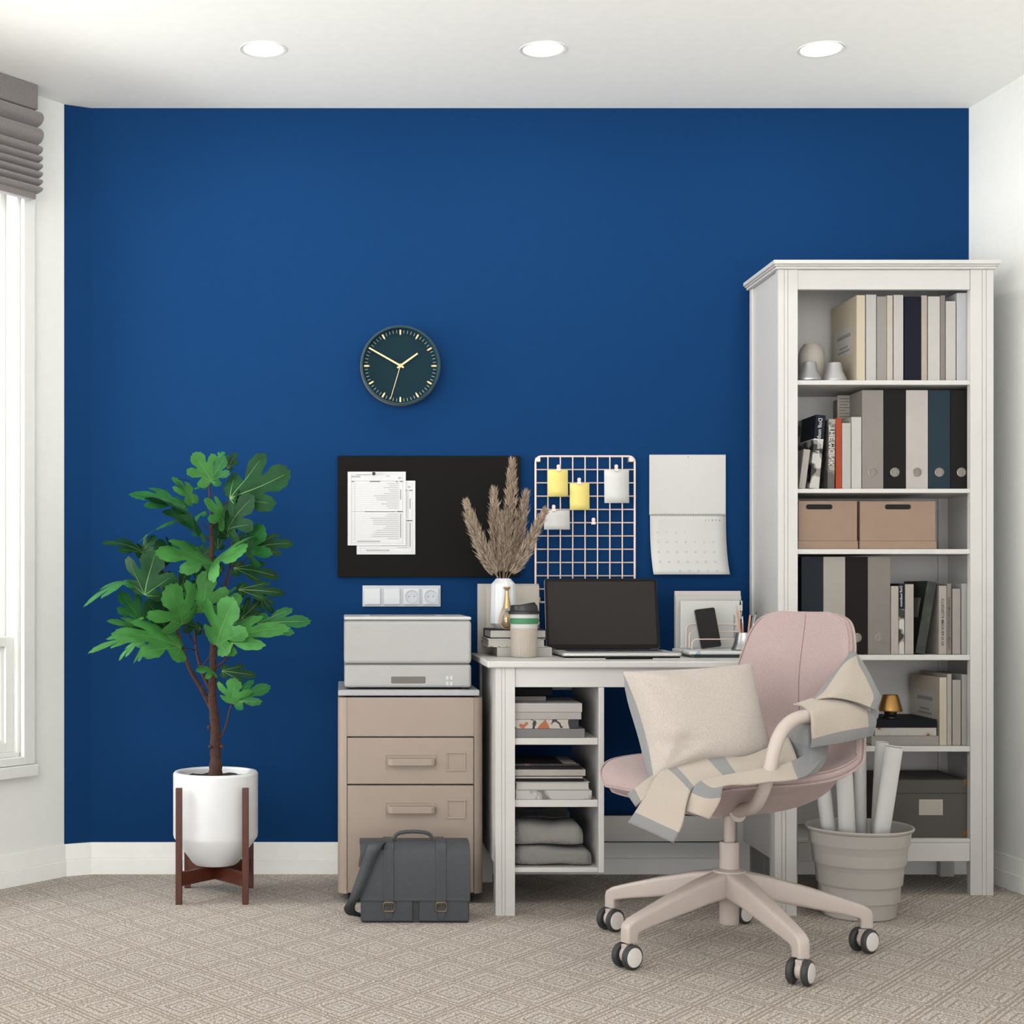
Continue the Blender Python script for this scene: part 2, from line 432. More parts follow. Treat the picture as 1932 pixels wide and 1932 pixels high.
# black board with two printed forms
bd = 4.838
bx0, bx1, bz0, bz1 = X(637, bd), X(982, bd), Z(1089, bd), Z(860, bd)
bo = thing('pin_board', 'large plain black board on the blue wall under the clock', 'board', ((bx0+bx1)/2, WY, bz0))
MB().box(bx0, bx1, 4.838, FY, bz0, bz1).build('panel', M_black, bo, bevel=.0015)
mb = MB()
mb.lathe([(.003, 0), (.003, .003)], P(918, 1064, 4.838), 16, axis=ax); mb.build('screw', M_steel, bo)
def form(name, x0, y0, x1, y1, yd, label):
    a, b = P(x0, y1, yd), P(x1, y0, yd); w, h = b.x-a.x, b.z-a.z
    t = thing(name, label, 'paper', (a.x+w/2, yd, a.z), group='printed forms pinned to the black board')
    rnd = random.Random(4)
    g = MB(); dk = MB(); yy = yd-.0011
    def rect(m, u0, u1, v0, v1): m.box(a.x+w*u0, a.x+w*u1, yy, yy+.0002, b.z-h*v1, b.z-h*v0)
    for v in (.125, .54): rect(g, .06, .95, v-.002, v+.004)
    rect(g, .06, .065, .03, .97); rect(g, .945, .95, .03, .97); rect(g, .06, .95, .968, .972); rect(g, .06, .95, .03, .033)
    rect(g, .12, .124, .13, .93); rect(g, .88, .884, .13, .93)
    for k in range(13):
        v = .155+k*.0278; rect(g, .06, .88, v+.012, v+.0135)
        L = rnd.uniform(.12, .45); rect(g, .87-L, .87, v, v+.008)
    for k in range(13):
        v = .57+k*.0278; rect(g, .06, .88, v+.012, v+.0135)
        L = rnd.uniform(.15, .5); rect(g, .87-L, .87, v, v+.008)
    for u0, u1, v0, v1 in ((.06, .11, .128, .14), (.38, .56, .126, .14), (.83, .86, .126, .14), (.9, .95, .126, .14),
                           (.29, .82, .54, .548), (.85, .95, .536, .548), (.65, .73, .056, .062), (.905, .918, .24, .38), (.905, .918, .57, .9)):
        rect(dk, u0, u1, v0, v1)
    for u0, u1, v0, v1 in ((.06, .22, .055, .078), (.15, .4, .036, .048), (.16, .56, .935, .957), (.87, .92, .07, .1)): rect(g, u0, u1, v0, v1)
    sh_ = MB().box(a.x, b.x, yd-.0008, yd, a.z, b.z)
    for src_, mi in ((g, 1), (dk, 2)): sh_.add(src_.v, src_.f, mi)
    sh_.build('sheet', [M_paper, M_printl, mat('dark grey print', '#8a8a8a', .9)], t)
    return t
form('printed_form', 673, 907, 783.5, 1046, 4.8365, 'white printed form half hidden behind another sheet on the black board')
form('printed_form', 656, 890, 765.5, 1029, 4.8345, 'white printed form in front, held by a black pin on the black board')
pin = MB().lathe([(.0015, 0), (.0015, .004), (.0052, .005), (.0055, .009), (.003, .0115), (0, .012)], P(705, 894, 4.8337), 20, axis=ax).build('push_pin', mat('glossy black', '#121212', .3), loc=P(705, 894, 4.8337))
tag(pin, 'small round black pin at the top of the front printed form', 'pin')

# socket strip
M_plast = mat('white plastic', '#dcdee0', 0.35)
M_plast2 = mat('white plastic frame', '#cdd2d9', 0.4)
sd = 4.85; sx0, sx1, sz0, sz1 = X(684, sd), X(831.5, sd), Z(1144.5, sd), Z(1104.5, sd)
st = thing('socket_strip', 'white wall plate with two switches and two sockets', 'socket', ((sx0+sx1)/2, WY, sz0))
MB().box(sx0, sx1, 4.851, FY, sz0, sz1).build('frame', M_plast2, st, bevel=.0015)
for k, pxc in enumerate((702.5, 739.5, 776.5, 812.5)):
    c = P(pxc, 1125.5, 4.851); s = .0265
    if k < 2:
        MB().prism([(-s, -s), (s, -s), (s, s), (-s, s)], c, XA, ZA, (0, -.005, 0)).build('rocker', M_plast, st, bevel=.003)
    else:
        f = MB().prism([(-s, -s), (s, -s), (s, s), (-s, s)], c, XA, ZA, (0, -.004, 0)).build('socket', M_plast, st, bevel=.003)
        mb = MB().lathe([(.0215, .004), (.0215, .0065), (.0195, .0065), (.0185, .0045), (0, .0043)], c, 40, axis=ax, caps=False)
        mb.build('well', M_plast2, f)
        h = MB()
        for q in (-1, 1): h.lathe([(.0016, .0045), (.0016, .0047)], c+XA*.0085*q, 12, axis=ax)
        h.build('holes', M_ink, f)

# wire grid
gd = 4.835
def gp(x, y, dd=0): return P(x, y, gd+dd)
gr = thing('wire_grid', 'rose gold wire memo grid hanging behind the laptop', 'wire grid', gp(1103, 1137))
outl = []
gx0, gx1, gy0, gy1 = 1010.5, 1197.5, 861, 1136.5
for cx, cy, a0 in ((gx1-11, gy0+11, 0), (gx0+11, gy0+11, 90), (gx0+11, gy1-11, 180), (gx1-11, gy1-11, 270)):
    for k in range(6):
        a = R(a0+18*k); outl.append(gp(cx+11*math.cos(a), cy-11*math.sin(a)))
MB().tube(outl, .0035, 10, closed=True).build('frame', M_rose, gr)
wr = MB()
for k in range(1, 8): wr.tube([gp(gx0+(gx1-gx0)*k/8, gy0, -.0035), gp(gx0+(gx1-gx0)*k/8, gy1, -.0035)], .0021, 8)
for k in range(1, 11): wr.tube([gp(gx0, gy0+(gy1-gy0)*k/11, .001), gp(gx1, gy0+(gy1-gy0)*k/11, .001)], .0021, 8)
wr.build('wires', M_rose, gr)
for x, y in ((1015.5, 867), (1191.5, 867), (1015.5, 1131), (1191.5, 1131)):
    MB().obox(gp(x-4.5, y+4.5, -.006), XA*.015, YA*.029, ZA*.015).build('corner_bracket', M_rose, gr, bevel=.002)
M_yel = mat('yellow note paper', '#f0dd80', 0.8, alb=.7); M_note = mat('white note paper', '#dcdcd9', 0.8, alb=.65)
def note(x0, y0, x1, y1, mm, label, tilt=.004):
    a, b = gp(x0, y1), gp(x1, y0)
    rows = []
    for i in range(5):
        t = i/4; rows.append([Vector((a.x+(b.x-a.x)*u, gd-.0095-tilt*t*t, b.z+(a.z-b.z)*t)) for u in (0, .5, 1)])
    o = MB().grid(rows).build('memo_note', mm, solid=.0004, loc=rows[-1][1].copy())
    return tag(o, label, 'note', 'notes clipped to the wire grid')
note(1033, 887, 1070.5, 937.5, M_yel, 'left and higher of the two yellow notes on the wire grid')
note(1074, 912, 1111, 962.5, M_yel, 'right and lower of the two yellow notes on the wire grid')
note(1139, 887, 1185.5, 949.5, M_note, 'upright white note at the upper right of the wire grid')
note(1025.5, 963, 1074, 999.5, M_note, 'wide white note at the left of the wire grid below the yellow notes')
def clip(x, y, label):
    c = gp(x, y, -.0075)
    t = thing('binder_clip', label, 'clip', c, group='rose gold clips on the wire grid')
    MB().prism(rr(.0145, .0085, .0025, 3), c+ZA*-.001, XA, ZA, (0, -.005, 0)).build('jaw', M_rose, t, bevel=.0008)
    MB().prism([(-.004, .002), (.004, .002), (.0062, .010), (.0045, .015), (0, .0168), (-.0045, .015), (-.0062, .010)], c, XA, ZA, (0, -.003, 0)).build('grip', mat('pale rose metal', '#e4d0c6', .3, metal=.3), t, bevel=.0008)
for x, y, l in ((1053.5, 886, 'rose gold clip holding the left and higher yellow note'), (1092.5, 911, 'rose gold clip holding the right and lower yellow note'),
                (1162.5, 886, 'rose gold clip holding the upright white note'), (1044.5, 962, 'rose gold clip holding the wide white note'),
                (1119.5, 986.5, 'empty rose gold clip on the wire grid with no note')): clip(x, y, l)

# calendar
kd = 4.852
cal = thing('wall_calendar', 'white spiral wall calendar open to a month page beside the bookcase', 'calendar', P(1298, 1086, kd))
M_cal = mat('calendar paper', '#dfdedb', 0.8, alb=.60)
a, b = P(1225, 971.5, kd), P(1369, 858, kd)
MB().box(a.x, b.x, kd-.0012, kd, a.z, b.z).build('top_page', M_cal, cal)
def calpt(u, v):   # u 0..1 left-right, v 0..1 spiral to hem; the page curls off the wall towards the hem
    o = .002+.028*v**2.4
    p = P(1226+u*143, 972+v*112, kd)
    return Vector((p.x+.006*v**3, kd-.0012-o, p.z))
rows = [[calpt(u/8, v/14) for u in range(9)] for v in range(15)]
MB().grid(rows).build('month_page', M_cal, cal, solid=.0005)
sp_ = MB()
n = 46
for k in range(n):
    p = P(1227.5+140*k/(n-1), 971.8, kd-.002)
    sp_.tube([p+Vector((0, .0035*math.cos(q), .0042*math.sin(q))) for q in [2*PI*i/8 for i in range(8)]], .0006, 5, closed=True)
sp_.build('spiral', mat('grey wire', '#8e8e8a', .4, metal=.4), cal)
MB().lathe([(.0022, 0), (.0022, .002), (0, .0028)], P(1298, 862, kd-.0012), 14, axis=ax).build('nail', M_steel, cal)
def caltext(mb, txt, px, py, size):
    u, v = (px-1226)/143, (py-972)/112
    p = calpt(u, v)+Vector((0, -.0012, 0)); up = (calpt(u, v-.02)-calpt(u, v+.02)).normalized()
    mb.text(txt, p, -XA, up, size)
tx = MB()
for k, ch in enumerate('APRIL'): caltext(tx, ch, 1356.5-6.5*k, 982, .0092)
tx.build('month_name', mat('calendar print', '#8b8a88', .9), cal)
tx = MB()
cols = [1239.5+17.4*k for k in range(7)]
grid_rows = {1005: ['4', '3', '2', '1'], 1023.5: ['11', '10', '9', '8', '7', '6', '5'], 1042: ['18', '17', '16', '15', '14', '13', '12'],
             1060.5: ['25', '24', '23', '22', '21', '20', '19'], 1077.5: ['', '', '30', '29', '28', '27', '26']}
for y, rw in grid_rows.items():
    for k, s in enumerate(rw):
        if s: caltext(tx, s, cols[k]+(y-1005)*.03, y, .0085)
tx.build('dates', mat('calendar date print', '#a9a8a5', .9), cal)
tx = MB()
for k in range(7): caltext(tx, '——', cols[k]+5, 989.5, .0045)
for y in (1031, 1049, 1067):
    for k in (1, 3): caltext(tx, '–', cols[k], y, .005)
tx.build('weekday_names', M_printl, cal)

# ------------------------------------------------------------------ potted fig tree
PX, PY = -.3766, 4.51
M_pot = mat('white glazed pot', '#f1f2f4', 0.35, alb=.72)
M_wood = mat('reddish mahogany', '#5a2512', 0.4, vary=0.35, vscale=40, stretch=(8, 8, .6))
M_soil = mat('potting soil', '#2b1712', 0.95, bump=1.0, bscale=150, vary=.5, vscale=120)
M_bark = mat('brown bark', '#4a2a1f', 0.9, bump=.8, bscale=160, vary=.35, vscale=120)
stand = thing('plant_stand', 'reddish mahogany plant stand with four legs and a cross brace', 'plant stand', (PX, PY, 0))
for sx, sy in ((-1, -1), (1, -1), (-1, 1), (1, 1)):
    cx_, cy_ = PX+sx*.0965, PY+sy*.121
    mb = MB(); mb.box(cx_-.0093, cx_+.0093, cy_-.0093, cy_+.0093, 0, .338 if sy < 0 else .335)
    mb.build('leg', M_wood, stand, bevel=.0015)
for q in (1, -1):
    a = Vector((PX-.092, PY-.115*q, .052)); b = Vector((PX+.092, PY+.115*q, .052)); d = (b-a); nn = Vector((-d.y, d.x, 0)).normalized()*.0085
    zt = .04
    mb = MB(); mb.prism([(0, 0), (d.length*.5, .008), (d.length, 0), (d.length, zt), (d.length*.5, .022+.008), (0, zt)] if False else [(0, 0), (d.length, 0), (d.length, zt), (0, zt)],
        a-nn+ZA*(.0005*q), d.normalized(), ZA, nn*2); mb.build('cross_brace', M_wood, stand, bevel=.0015)
pot = thing('plant_pot', 'white round pot with tapered bottom resting in the wooden stand', 'pot', (PX, PY, .094))
rp = .1262
MB().lathe([(.035, .094), (.062, .0965), (.07, .103), (rp*.985, .177), (rp, .186), (rp, .366), (rp-.004, .372), (rp-.014, .372), (rp-.017, .367), (rp-.018, .345)], (PX, PY, 0), 72, caps=False).build('shell', M_pot, pot, sharp=25)
so = MB(); rws = []
for i in range(9):
    r_ = .109*i/8; rws.append([Vector((PX+r_*math.cos(2*PI*k/40), PY+r_*math.sin(2*PI*k/40), .350+.006*math.sin(k*1.7+i*2.1)*math.sin(i*1.3)*.5+.004)) for k in range(41)])
so.grid(rws, flip=True); so.build('soil', M_soil, pot)

tree = thing('fig_tree', 'tall fig tree with lobed green leaves in the white pot', 'potted tree', (PX, PY, .352))
def zp(zx, zy, dz=0.0):
    return P(160+zx/4.391, 830+zy/4.391, PY+dz)
def z3(zx, zy, dz=0.0): return P(160+zx/3.864, 1230+zy/3.864, PY+dz)
tr = MB()
def limb(pts, r0, r1, n=10):
    c = crom(pts, 6); N = len(c)
    rad = [r0+(r1-r0)*i/(N-1) for i in range(N)]
    tr.tube(c, rad, n)
trunk_pts = [z3(952, 905), z3(953, 800), z3(950, 690), z3(950, 560), z3(940, 420), z3(930, 330), z3(935, 200), zp(1060, 1900), zp(1062, 1700), zp(1058, 1500), zp(1055, 1300), zp(1050, 1100), zp(1055, 900), zp(1050, 700), zp(1040, 560), zp(1032, 350), zp(1060, 240)]
trunk_pts = [p+YA*(.012*math.sin(i*.9)) for i, p in enumerate(trunk_pts)]
c = crom(trunk_pts, 4)
def tr_r(i, N):
    t = i/(N-1)
    return .0165*(1-t)**1.0*.55+.0065*(1-t)+.0022+(.003 if t < .05 else 0)+.0012*math.sin(i*2.3)*(1-t)
tr.tube(c, [tr_r(i, len(c)) for i in range(len(c))], 12)
limb([z3(915, 400), z3(850, 270, -.02), z3(790, 170, -.04), zp(850, 1850, -.05), zp(790, 1650, -.05), zp(770, 1560, -.05)], .0075, .004)
limb([z3(925, 300), z3(855, 150, .03), z3(820, 20, .04), zp(920, 1700, .05), zp(905, 1520, .05)], .006, .003)
limb([zp(770, 1570, -.05), zp(700, 1480, -.05), zp(640, 1370, -.05), zp(600, 1260, -.04), zp(535, 960, -.03)], .0035, .0018)
limb([zp(1075, 1330), zp(1130, 1290, -.02), zp(1180, 1120, -.04), zp(1210, 980, -.04), zp(1225, 760, -.04)], .005, .002)
for pts, r0 in (([z3(1000, 610), z3(1035, 520, -.02), z3(1050, 440, -.03), z3(1075, 372, -.04)], .003), ([z3(965, 110), z3(1040, 40, -.03), zp(1245, 1670, -.05)], .004),
                ([zp(960, 1890), zp(1040, 1790, -.05), zp(1095, 1705, -.09)], .0022), ([zp(1050, 825), zp(960, 800, -.02), zp(880, 700, -.05)], .002),
                ([zp(1045, 745), zp(990, 715), zp(965, 670)], .002), ([zp(1130, 590), zp(1160, 530, -.03), zp(1210, 492, -.06)], .002),
                ([zp(1150, 1275, -.03), zp(1210, 1245, -.03), zp(1270, 1240, -.03)], .0018), ([zp(1200, 1050, -.04), zp(1290, 1040, -.04), zp(1350, 970, -.05)], .0018),
                ([zp(910, 1690, .05), zp(860, 1610, -.03), zp(812, 1530, -.09)], .002), ([zp(910, 1740, .05), zp(850, 1725, -.03), zp(790, 1720, -.07)], .002),
                ([zp(650, 1370, -.05), zp(560, 1340, -.06), zp(500, 1282, -.08)], .002), ([zp(660, 1100, -.04), zp(680, 1000, -.04), zp(715, 985, -.04)], .0018),
                ([zp(640, 1360, -.05), zp(655, 1180, -.04), zp(665, 1090, -.04)], .0022), ([zp(1160, 1270, -.02), zp(1215, 1110, .02), zp(1232, 1060, .02)], .002)):
    limb(pts, r0, r0*.7, 7)
for p, s in ((z3(905, 550), .006), (z3(1000, 690), .007), (z3(915, 690), .006), (z3(985, 230), .008), (z3(985, 620), .006)):
    tr.lathe([(0, -s), (s*.8, -s*.6), (s, 0), (s*.8, s*.6), (0, s)], p, 10)
for bx, by, dz in ((940,905,.05), (900,1000,.07), (1130,1090,.07), (960,1570,.05), (1180,1560,.06), (1090,650,.05)):
    limb([zp(1050, by+70), zp((bx+1050)/2, by+45, dz*.7), zp(bx, by, dz)], .002, .0014, 7)
tr.build('trunk', M_bark, tree)

GREENS = [mat('fig leaf green', '#256f35', 0.55, vary=.25, vscale=25, spec=.22), mat('light fig leaf green', '#44893f', 0.55, vary=.22, vscale=25, spec=.22), mat('dark fig leaf green', '#174522', 0.6, vary=.28, vscale=25, spec=.15)]
M_vein = mat('leaf vein', '#6f9f58', 0.5)
HALF = [(0, 0), (.10, -.06), (.26, -.08), (.40, .0), (.48, .12), (.44, .20), (.30, .245), (.21, .29), (.36, .345), (.53, .44), (.62, .62), (.52, .745), (.36, .71), (.25, .61), (.185, .575), (.215, .67), (.28, .79), (.24, .93), (.12, 1.02), (0, 1.06)]
def leaf(B, ang, L, pitch=20, roll=0, gi=0, droop=.35, fold=.15, wid=1.0, seed=0):
    rn = random.Random(seed*13+5)
    # serrate outline
    out = []
    full = HALF+[(-x, y) for x, y in HALF[-2:0:-1]]
    N = len(full)
    asym = rn.uniform(-.06, .06)
    for i in range(N):
        x0, y0 = full[i]; x1, y1 = full[(i+1) % N]
        for t in (0, .34, .67):
            x, y = x0+(x1-x0)*t, y0+(y1-y0)*t
            k = 1.0+(.028 if t == .34 else (-.012 if t else 0))
            out.append((x*k*wid+asym*y, .28+(y-.28)*k))
    cen = (0, .28)
    ph = rn.uniform(0, 6)
    def bend(x, y):
        dx, dy = x, y-.18; r2 = dx*dx*1.3+dy*dy
        z = -droop*r2+fold*abs(x)+.035*math.sin(6*x+ph)*math.cos(5*y+ph*.7)
        return Vector((x, y, z))
    mb = MB(); nO = len(out)
    rings = [.18, .42, .66, .85, 1.0]
    vs = [bend(*cen)]
    for t in rings:
        for x, y in out: vs.append(bend(cen[0]+(x-cen[0])*t, cen[1]+(y-cen[1])*t))
    fs = [(0, 1+k, 1+(k+1) % nO) for k in range(nO)]
    for i in range(len(rings)-1):
        for k in range(nO):
            k2 = (k+1) % nO; fs.append((1+i*nO+k, 1+(i+1)*nO+k, 1+(i+1)*nO+k2, 1+i*nO+k2))
    a, p = R(ang), R(pitch)
    A = Vector((math.cos(a)*math.cos(p), -math.sin(p), math.sin(a)*math.cos(p)))
    ref = Vector((0, -.75, .66)); N_ = (ref-A*ref.dot(A)).normalized()
    if roll: N_ = Matrix.Rotation(R(roll), 3, A)@N_
    S = A.cross(N_)
    def tf(v): return B+(S*v.x+A*v.y+N_*v.z)*L
    mb.add([tf(v) for v in vs], fs, 0, True)
    for tx_, ty_ in ((0, .95), (.45*wid, .62), (-.45*wid, .62), (.33*wid, .12), (-.33*wid, .12)):
        w = .011 if tx_ == 0 else .008; row = []
        dirv = Vector((tx_, ty_)).normalized(); sv = Vector((-dirv.y, dirv.x))
        for i in range(8):
            t = i/7; cx, cy = tx_*t+asym*ty_*t, ty_*t; ww = w*(1-t*.8)
            l_ = bend(cx+sv.x*ww, cy+sv.y*ww); r_ = bend(cx-sv.x*ww, cy-sv.y*ww); l_.z += .006; r_.z += .006
            row.append([tf(l_), tf(r_)])
        mb.grid(row, 1)
    return mb.build('leaf', [GREENS[gi], M_vein], tree)
# base x, y (zoomed photo), direction, length (zoomed px), pitch, roll, green, droop, depth, width
LV = [(1045,345,118,235,15,0,1,.2,-.03,1), (1050,345,62,190,20,10,0,.3,-.02,.9), (1180,235,55,135,0,40,2,.3,.03,.7), (1110,160,60,70,0,0,0,.3,.05,1),(1000,400,165,120,10,40,0,.5,.03,.8),(900,350,160,120,0,50,2,.3,.04,.6),
 (1210,492,25,470,18,8,2,.12,-.06,.95), (830,560,155,400,12,25,0,.35,-.03,.8), (900,520,120,250,0,30,1,.3,.05,.7),
 (870,692,100,215,55,0,2,.5,-.05,1.25), (870,690,168,330,10,40,0,.9,-.03,.5), (1000,600,200,150,0,30,0,.5,.04,.8),
 (1190,742,60,270,35,0,2,.3,-.07,1.1), (1160,690,120,190,40,0,1,.3,-.03,.9), (1350,970,75,210,40,-5,0,.45,-.05,1.2), (1400,900,15,260,15,20,2,.75,-.02,.6),
 (1050,1030,150,340,40,10,1,.45,-.08,.8), (1060,1028,40,230,55,0,1,.4,-.09,1.1), (1000,820,130,150,20,30,0,.4,.06,.8), (1190,800,100,160,30,0,2,.4,.08,1), (1100,900,90,150,20,0,2,.3,.09,.8),
 (490,940,150,270,25,20,2,.45,-.03,.65), (480,935,60,140,30,0,2,.4,-.02,1), (720,990,110,140,35,10,2,.6,-.04,1.4), (560,1000,40,90,20,0,0,.3,.03,.9),
 (500,1282,80,300,30,0,2,.25,-.08,1.1), (420,1190,175,340,15,25,0,.85,-.05,.45), (1232,1060,355,320,15,20,2,.4,.02,.45),
 (775,1310,75,220,10,20,2,.3,.04,.75), (920,1250,62,260,15,30,2,.35,.06,.55), (990,1430,85,270,30,0,1,.35,-.06,.95), (900,1300,130,120,20,0,1,.3,-.03,.9), (1100,1400,35,170,40,10,1,.4,-.05,1.2),
 (812,1530,95,240,45,0,1,.4,-.10,1.15), (720,1460,165,230,20,30,1,.6,-.06,.6), (460,1500,118,250,15,10,0,.25,.0,.8), (690,1605,110,250,35,0,2,.35,-.04,1.3),
 (800,1720,152,430,35,10,1,.4,-.09,.7), (560,1620,178,430,20,25,1,.45,-.06,.4), (510,1600,150,280,20,20,1,.3,-.03,.6), (520,1730,210,150,0,20,0,.5,.0,.7),(480,1670,200,220,0,20,1,.5,.03,.6),
 (1100,1700,75,330,35,0,1,.25,-.11,1.0), (1120,1700,35,420,30,0,1,.7,-.12,.55), (1430,1530,8,360,15,25,0,.45,-.05,.5), (1300,1480,42,210,10,30,2,.3,.02,.7), (1270,1640,20,190,20,30,0,.5,.03,.6),
 (1270,1240,-5,310,15,35,2,.6,-.03,.4), (1450,1290,-55,160,0,20,2,.4,-.01,.6), (1190,1360,10,70,20,0,2,.4,.04,1)]
EXTRA = [(940,905,160,190,20,20,0,.4,.05,.8), (900,1000,35,180,20,10,2,.4,.07,.8), (1130,1090,135,170,20,0,2,.4,.07,.8), (640,1340,60,190,20,10,2,.35,.03,.8), (960,1570,150,180,20,10,2,.4,.05,.8), (1180,1560,60,200,20,0,0,.4,.06,.8), (720,1220,120,150,15,0,2,.4,.05,.8), (1240,905,40,170,15,10,2,.4,.0,.8), (1090,650,30,180,15,10,2,.3,.05,.8)]
LV += EXTRA
for i, (bx, by, an, ln, pi_, ro, gi, dr, dz, wd) in enumerate(LV):
    pp = zp(bx, by, dz); L = 1.06*ln/4.391*PY/FPX/max(.55, math.cos(R(pi_)))
    leaf(pp, an, L, pi_, ro, gi, dr, .12, wd, i)
for i, (bx, by, an, ln, pi_, ro, gi, dr, dz, wd) in enumerate([(1075,372,85,150,35,0,1,.35,-.04,1.2), (1090,365,35,220,25,20,0,.7,-.04,.7), (950,150,150,110,40,20,1,.5,-.03,1.0), (1000,140,0,210,20,30,2,.5,-.02,.5)]):
    pp = z3(bx, by, dz); L = ln/3.864*PY/FPX/math.cos(R(pi_))
    leaf(pp, an, L, pi_, ro, gi, dr, .12, wd, 90+i)

# ------------------------------------------------------------------ filing cabinet, printer, briefcase
M_beige = mat('beige powder coated steel', '#b3a193', 0.5, vary=.015)
M_dark = mat('dark gap', '#0c0b0b', 0.8)
CF = 4.394
cx0, cx1 = X(637.5, CF), X(911.5, CF); cyb = 4.835; zt = .600; zb = .03
fc = thing('filing_cabinet', 'beige steel filing cabinet with two handled drawers under the printer', 'cabinet', ((cx0+cx1)/2, (CF+cyb)/2, 0))
rad = .026; sw = X(654, CF)-cx0
def cprof(x0, x1, r):     # plan: front corners rounded
    o = []
    for k in range(7): a = R(180+15*k); o.append((x0+r+r*math.cos(a), CF+r+r*math.sin(a)))
    for k in range(7): a = R(270+15*k); o.append((x1-r+r*math.cos(a), CF+r+r*math.sin(a)))
    return o+[(x1, cyb), (x0, cyb)]
body = MB()
pl = [(cx0, cyb), (cx0+.012, cyb), (cx0+.012, CF+rad)]+[(cx0+sw, CF+.004)]+[(cx0+sw, CF)]
def side(sgn):
    o = []
    x0 = cx0 if sgn > 0 else cx1
    o.append((x0, cyb))
    for k in range(7):
        a = R(15*k); o.append((x0+sgn*(rad-rad*math.cos(a)), CF+rad-rad*math.sin(a)))
    o += [(x0+sgn*sw, CF), (x0+sgn*sw, CF+.03), (x0+sgn*.02, CF+.05), (x0+sgn*.02, cyb)]
    return o
body.prism(side(1), (0, 0, zb), XA, YA, ZA*(zt-zb), 0, True); body.prism(side(-1), (0, 0, zb), XA, YA, ZA*(zt-zb), 0, True)
body.box(cx0+.02, cx1-.02, CF+.03, cyb-.001, zb, zt-.03); body.box(cx0+.02, cx1-.02, CF+.01, cyb-.02, zb, zb+.012)
body.build('body', M_beige, fc, sharp=30)
MB().box(cx0+.03, cx1-.03, CF+.02, CF+.4, .004, zb).build('plinth', M_dark, fc)
fx0, fx1 = cx0+sw+.0012, cx1-sw-.0012
MB().box(fx0-.001, fx1+.001, CF+.0006, CF+.029, Z(1390.5, CF)+.0012, zt).build('top_panel', M_beige, fc, bevel=.002)
for y0, y1 in ((1391.5, 1479.5), (1481.5, 1688)):
    dz0, dz1 = max(Z(y1, CF), zb+.002)+.0008, Z(y0, CF)-.0008
    dr = MB().box(fx0+.001, fx1-.001, CF+.0004, CF+.0295, dz0, dz1).build('drawer', M_beige, fc, bevel=.0012)
    hx0, hx1 = X(731.5, CF), X(821, CF); hz = Z(y0+45.5, CF)
    h = MB(); pts = crom([(hx0+.004, CF+.002, hz), (hx0+.004, CF-.014, hz), (hx0+.014, CF-.022, hz), (hx1-.014, CF-.022, hz), (hx1-.004, CF-.014, hz), (hx1-.004, CF+.002, hz)], 5)
    sec = [(-.004, -.010), (.004, -.010), (.004, .010), (-.004, .010)]
    h.prism([(hx0, 0), (hx0, -.014), (hx0+.004, -.021), (hx0+.012, -.024), (hx1-.012, -.024), (hx1-.004, -.021), (hx1, -.014), (hx1, 0), (hx1-.007, 0), (hx1-.007, -.012), (hx1-.014, -.017), (hx0+.014, -.017), (hx0+.007, -.012), (hx0+.007, 0)],
            (0, CF+.001, hz-.010), XA, YA, ZA*.020, 0)
    h.build('handle', M_beige, dr, bevel=.002)
    rx0, rx1 = X(726.5, CF), X(823.5, CF); rz1, rz0 = Z(y0+31.5, CF), Z(y0+58.5, CF)
    r_ = MB(); w = .0028
    r_.box(rx0, rx1, CF-.0012, CF+.0002, rz1-w, rz1); r_.box(rx0, rx0+w, CF-.0012, CF+.0002, rz0, rz1-w); r_.box(rx1-w, rx1, CF-.0012, CF+.0002, rz0, rz1-w); r_.box(rx0, rx1, CF-.0012, CF+.0002, rz0-w, rz0)
    r_.build('handle_recess', M_beige, dr, bevel=.0006)
    lx0, lx1 = X(841.5, CF), X(879, CF); lz1, lz0 = Z(y0+26.5, CF), Z(y0+63.5, CF); w = .006
    r_ = MB()
    r_.box(lx0, lx1, CF-.003, CF+.0002, lz1-w, lz1); r_.box(lx0, lx1, CF-.003, CF+.0002, lz0, lz0+w); r_.box(lx0, lx0+w, CF-.003, CF+.0002, lz0+w, lz1-w); r_.box(lx1-w, lx1, CF-.003, CF+.0002, lz0+w, lz1-w)
    r_.build('label_frame', M_beige, dr, bevel=.0012)
MB().box(cx0+.0005, X(905, 4.4), 4.402, 4.826, .6045, .6215).build('top_tray', mat('light grey steel', '#bfc0c3', .42), fc, bevel=.003)
for x in (cx0+.02, cx1-.035): MB().box(x, x+.02, 4.46, 4.8, .569, .6045).build('tray_support', M_dark, fc)

M_prn = mat('light grey printer plastic', '#c4c3c1', 0.45, spec=.3)
M_prt = mat('white printer lid', '#e2e2e0', 0.4)
pz0 = .6225; pf = 4.425
px0, px1 = X(649, pf), X(889.5, pf); pyb = 4.80
pr = thing('printer', 'boxy light grey printer on top of the filing cabinet', 'printer', ((px0+px1)/2, (pf+pyb)/2, pz0))
zmid = Z(1253, pf); ztop = Z(1170, pf)
MB().box(px0, px1, pf, pyb, zmid+.001, ztop-.001).build('upper_housing', M_prn, pr, bevel=.010, seg=4)
low = MB().box(px0+.001, px1, pf+.001, pyb, pz0+.0045, zmid-.001).build('paper_drawer', M_prn, pr, bevel=.009, seg=4)
MB().box(px0+.006, px1-.006, pf+.006, pyb-.006, zmid-.004, zmid+.004).build('seam', mat('seam grey', '#55534f', .7), pr)
lid = MB(); lid.box(px0, px1, pf, pyb, ztop, ztop+.010); lid.build('lid', M_prt, pr, bevel=.0085, seg=4)
MB().box(px0+.006, px1-.006, pf+.006, pyb-.006, ztop-.003, ztop+.003).build('seam', MATS['seam grey'], pr)
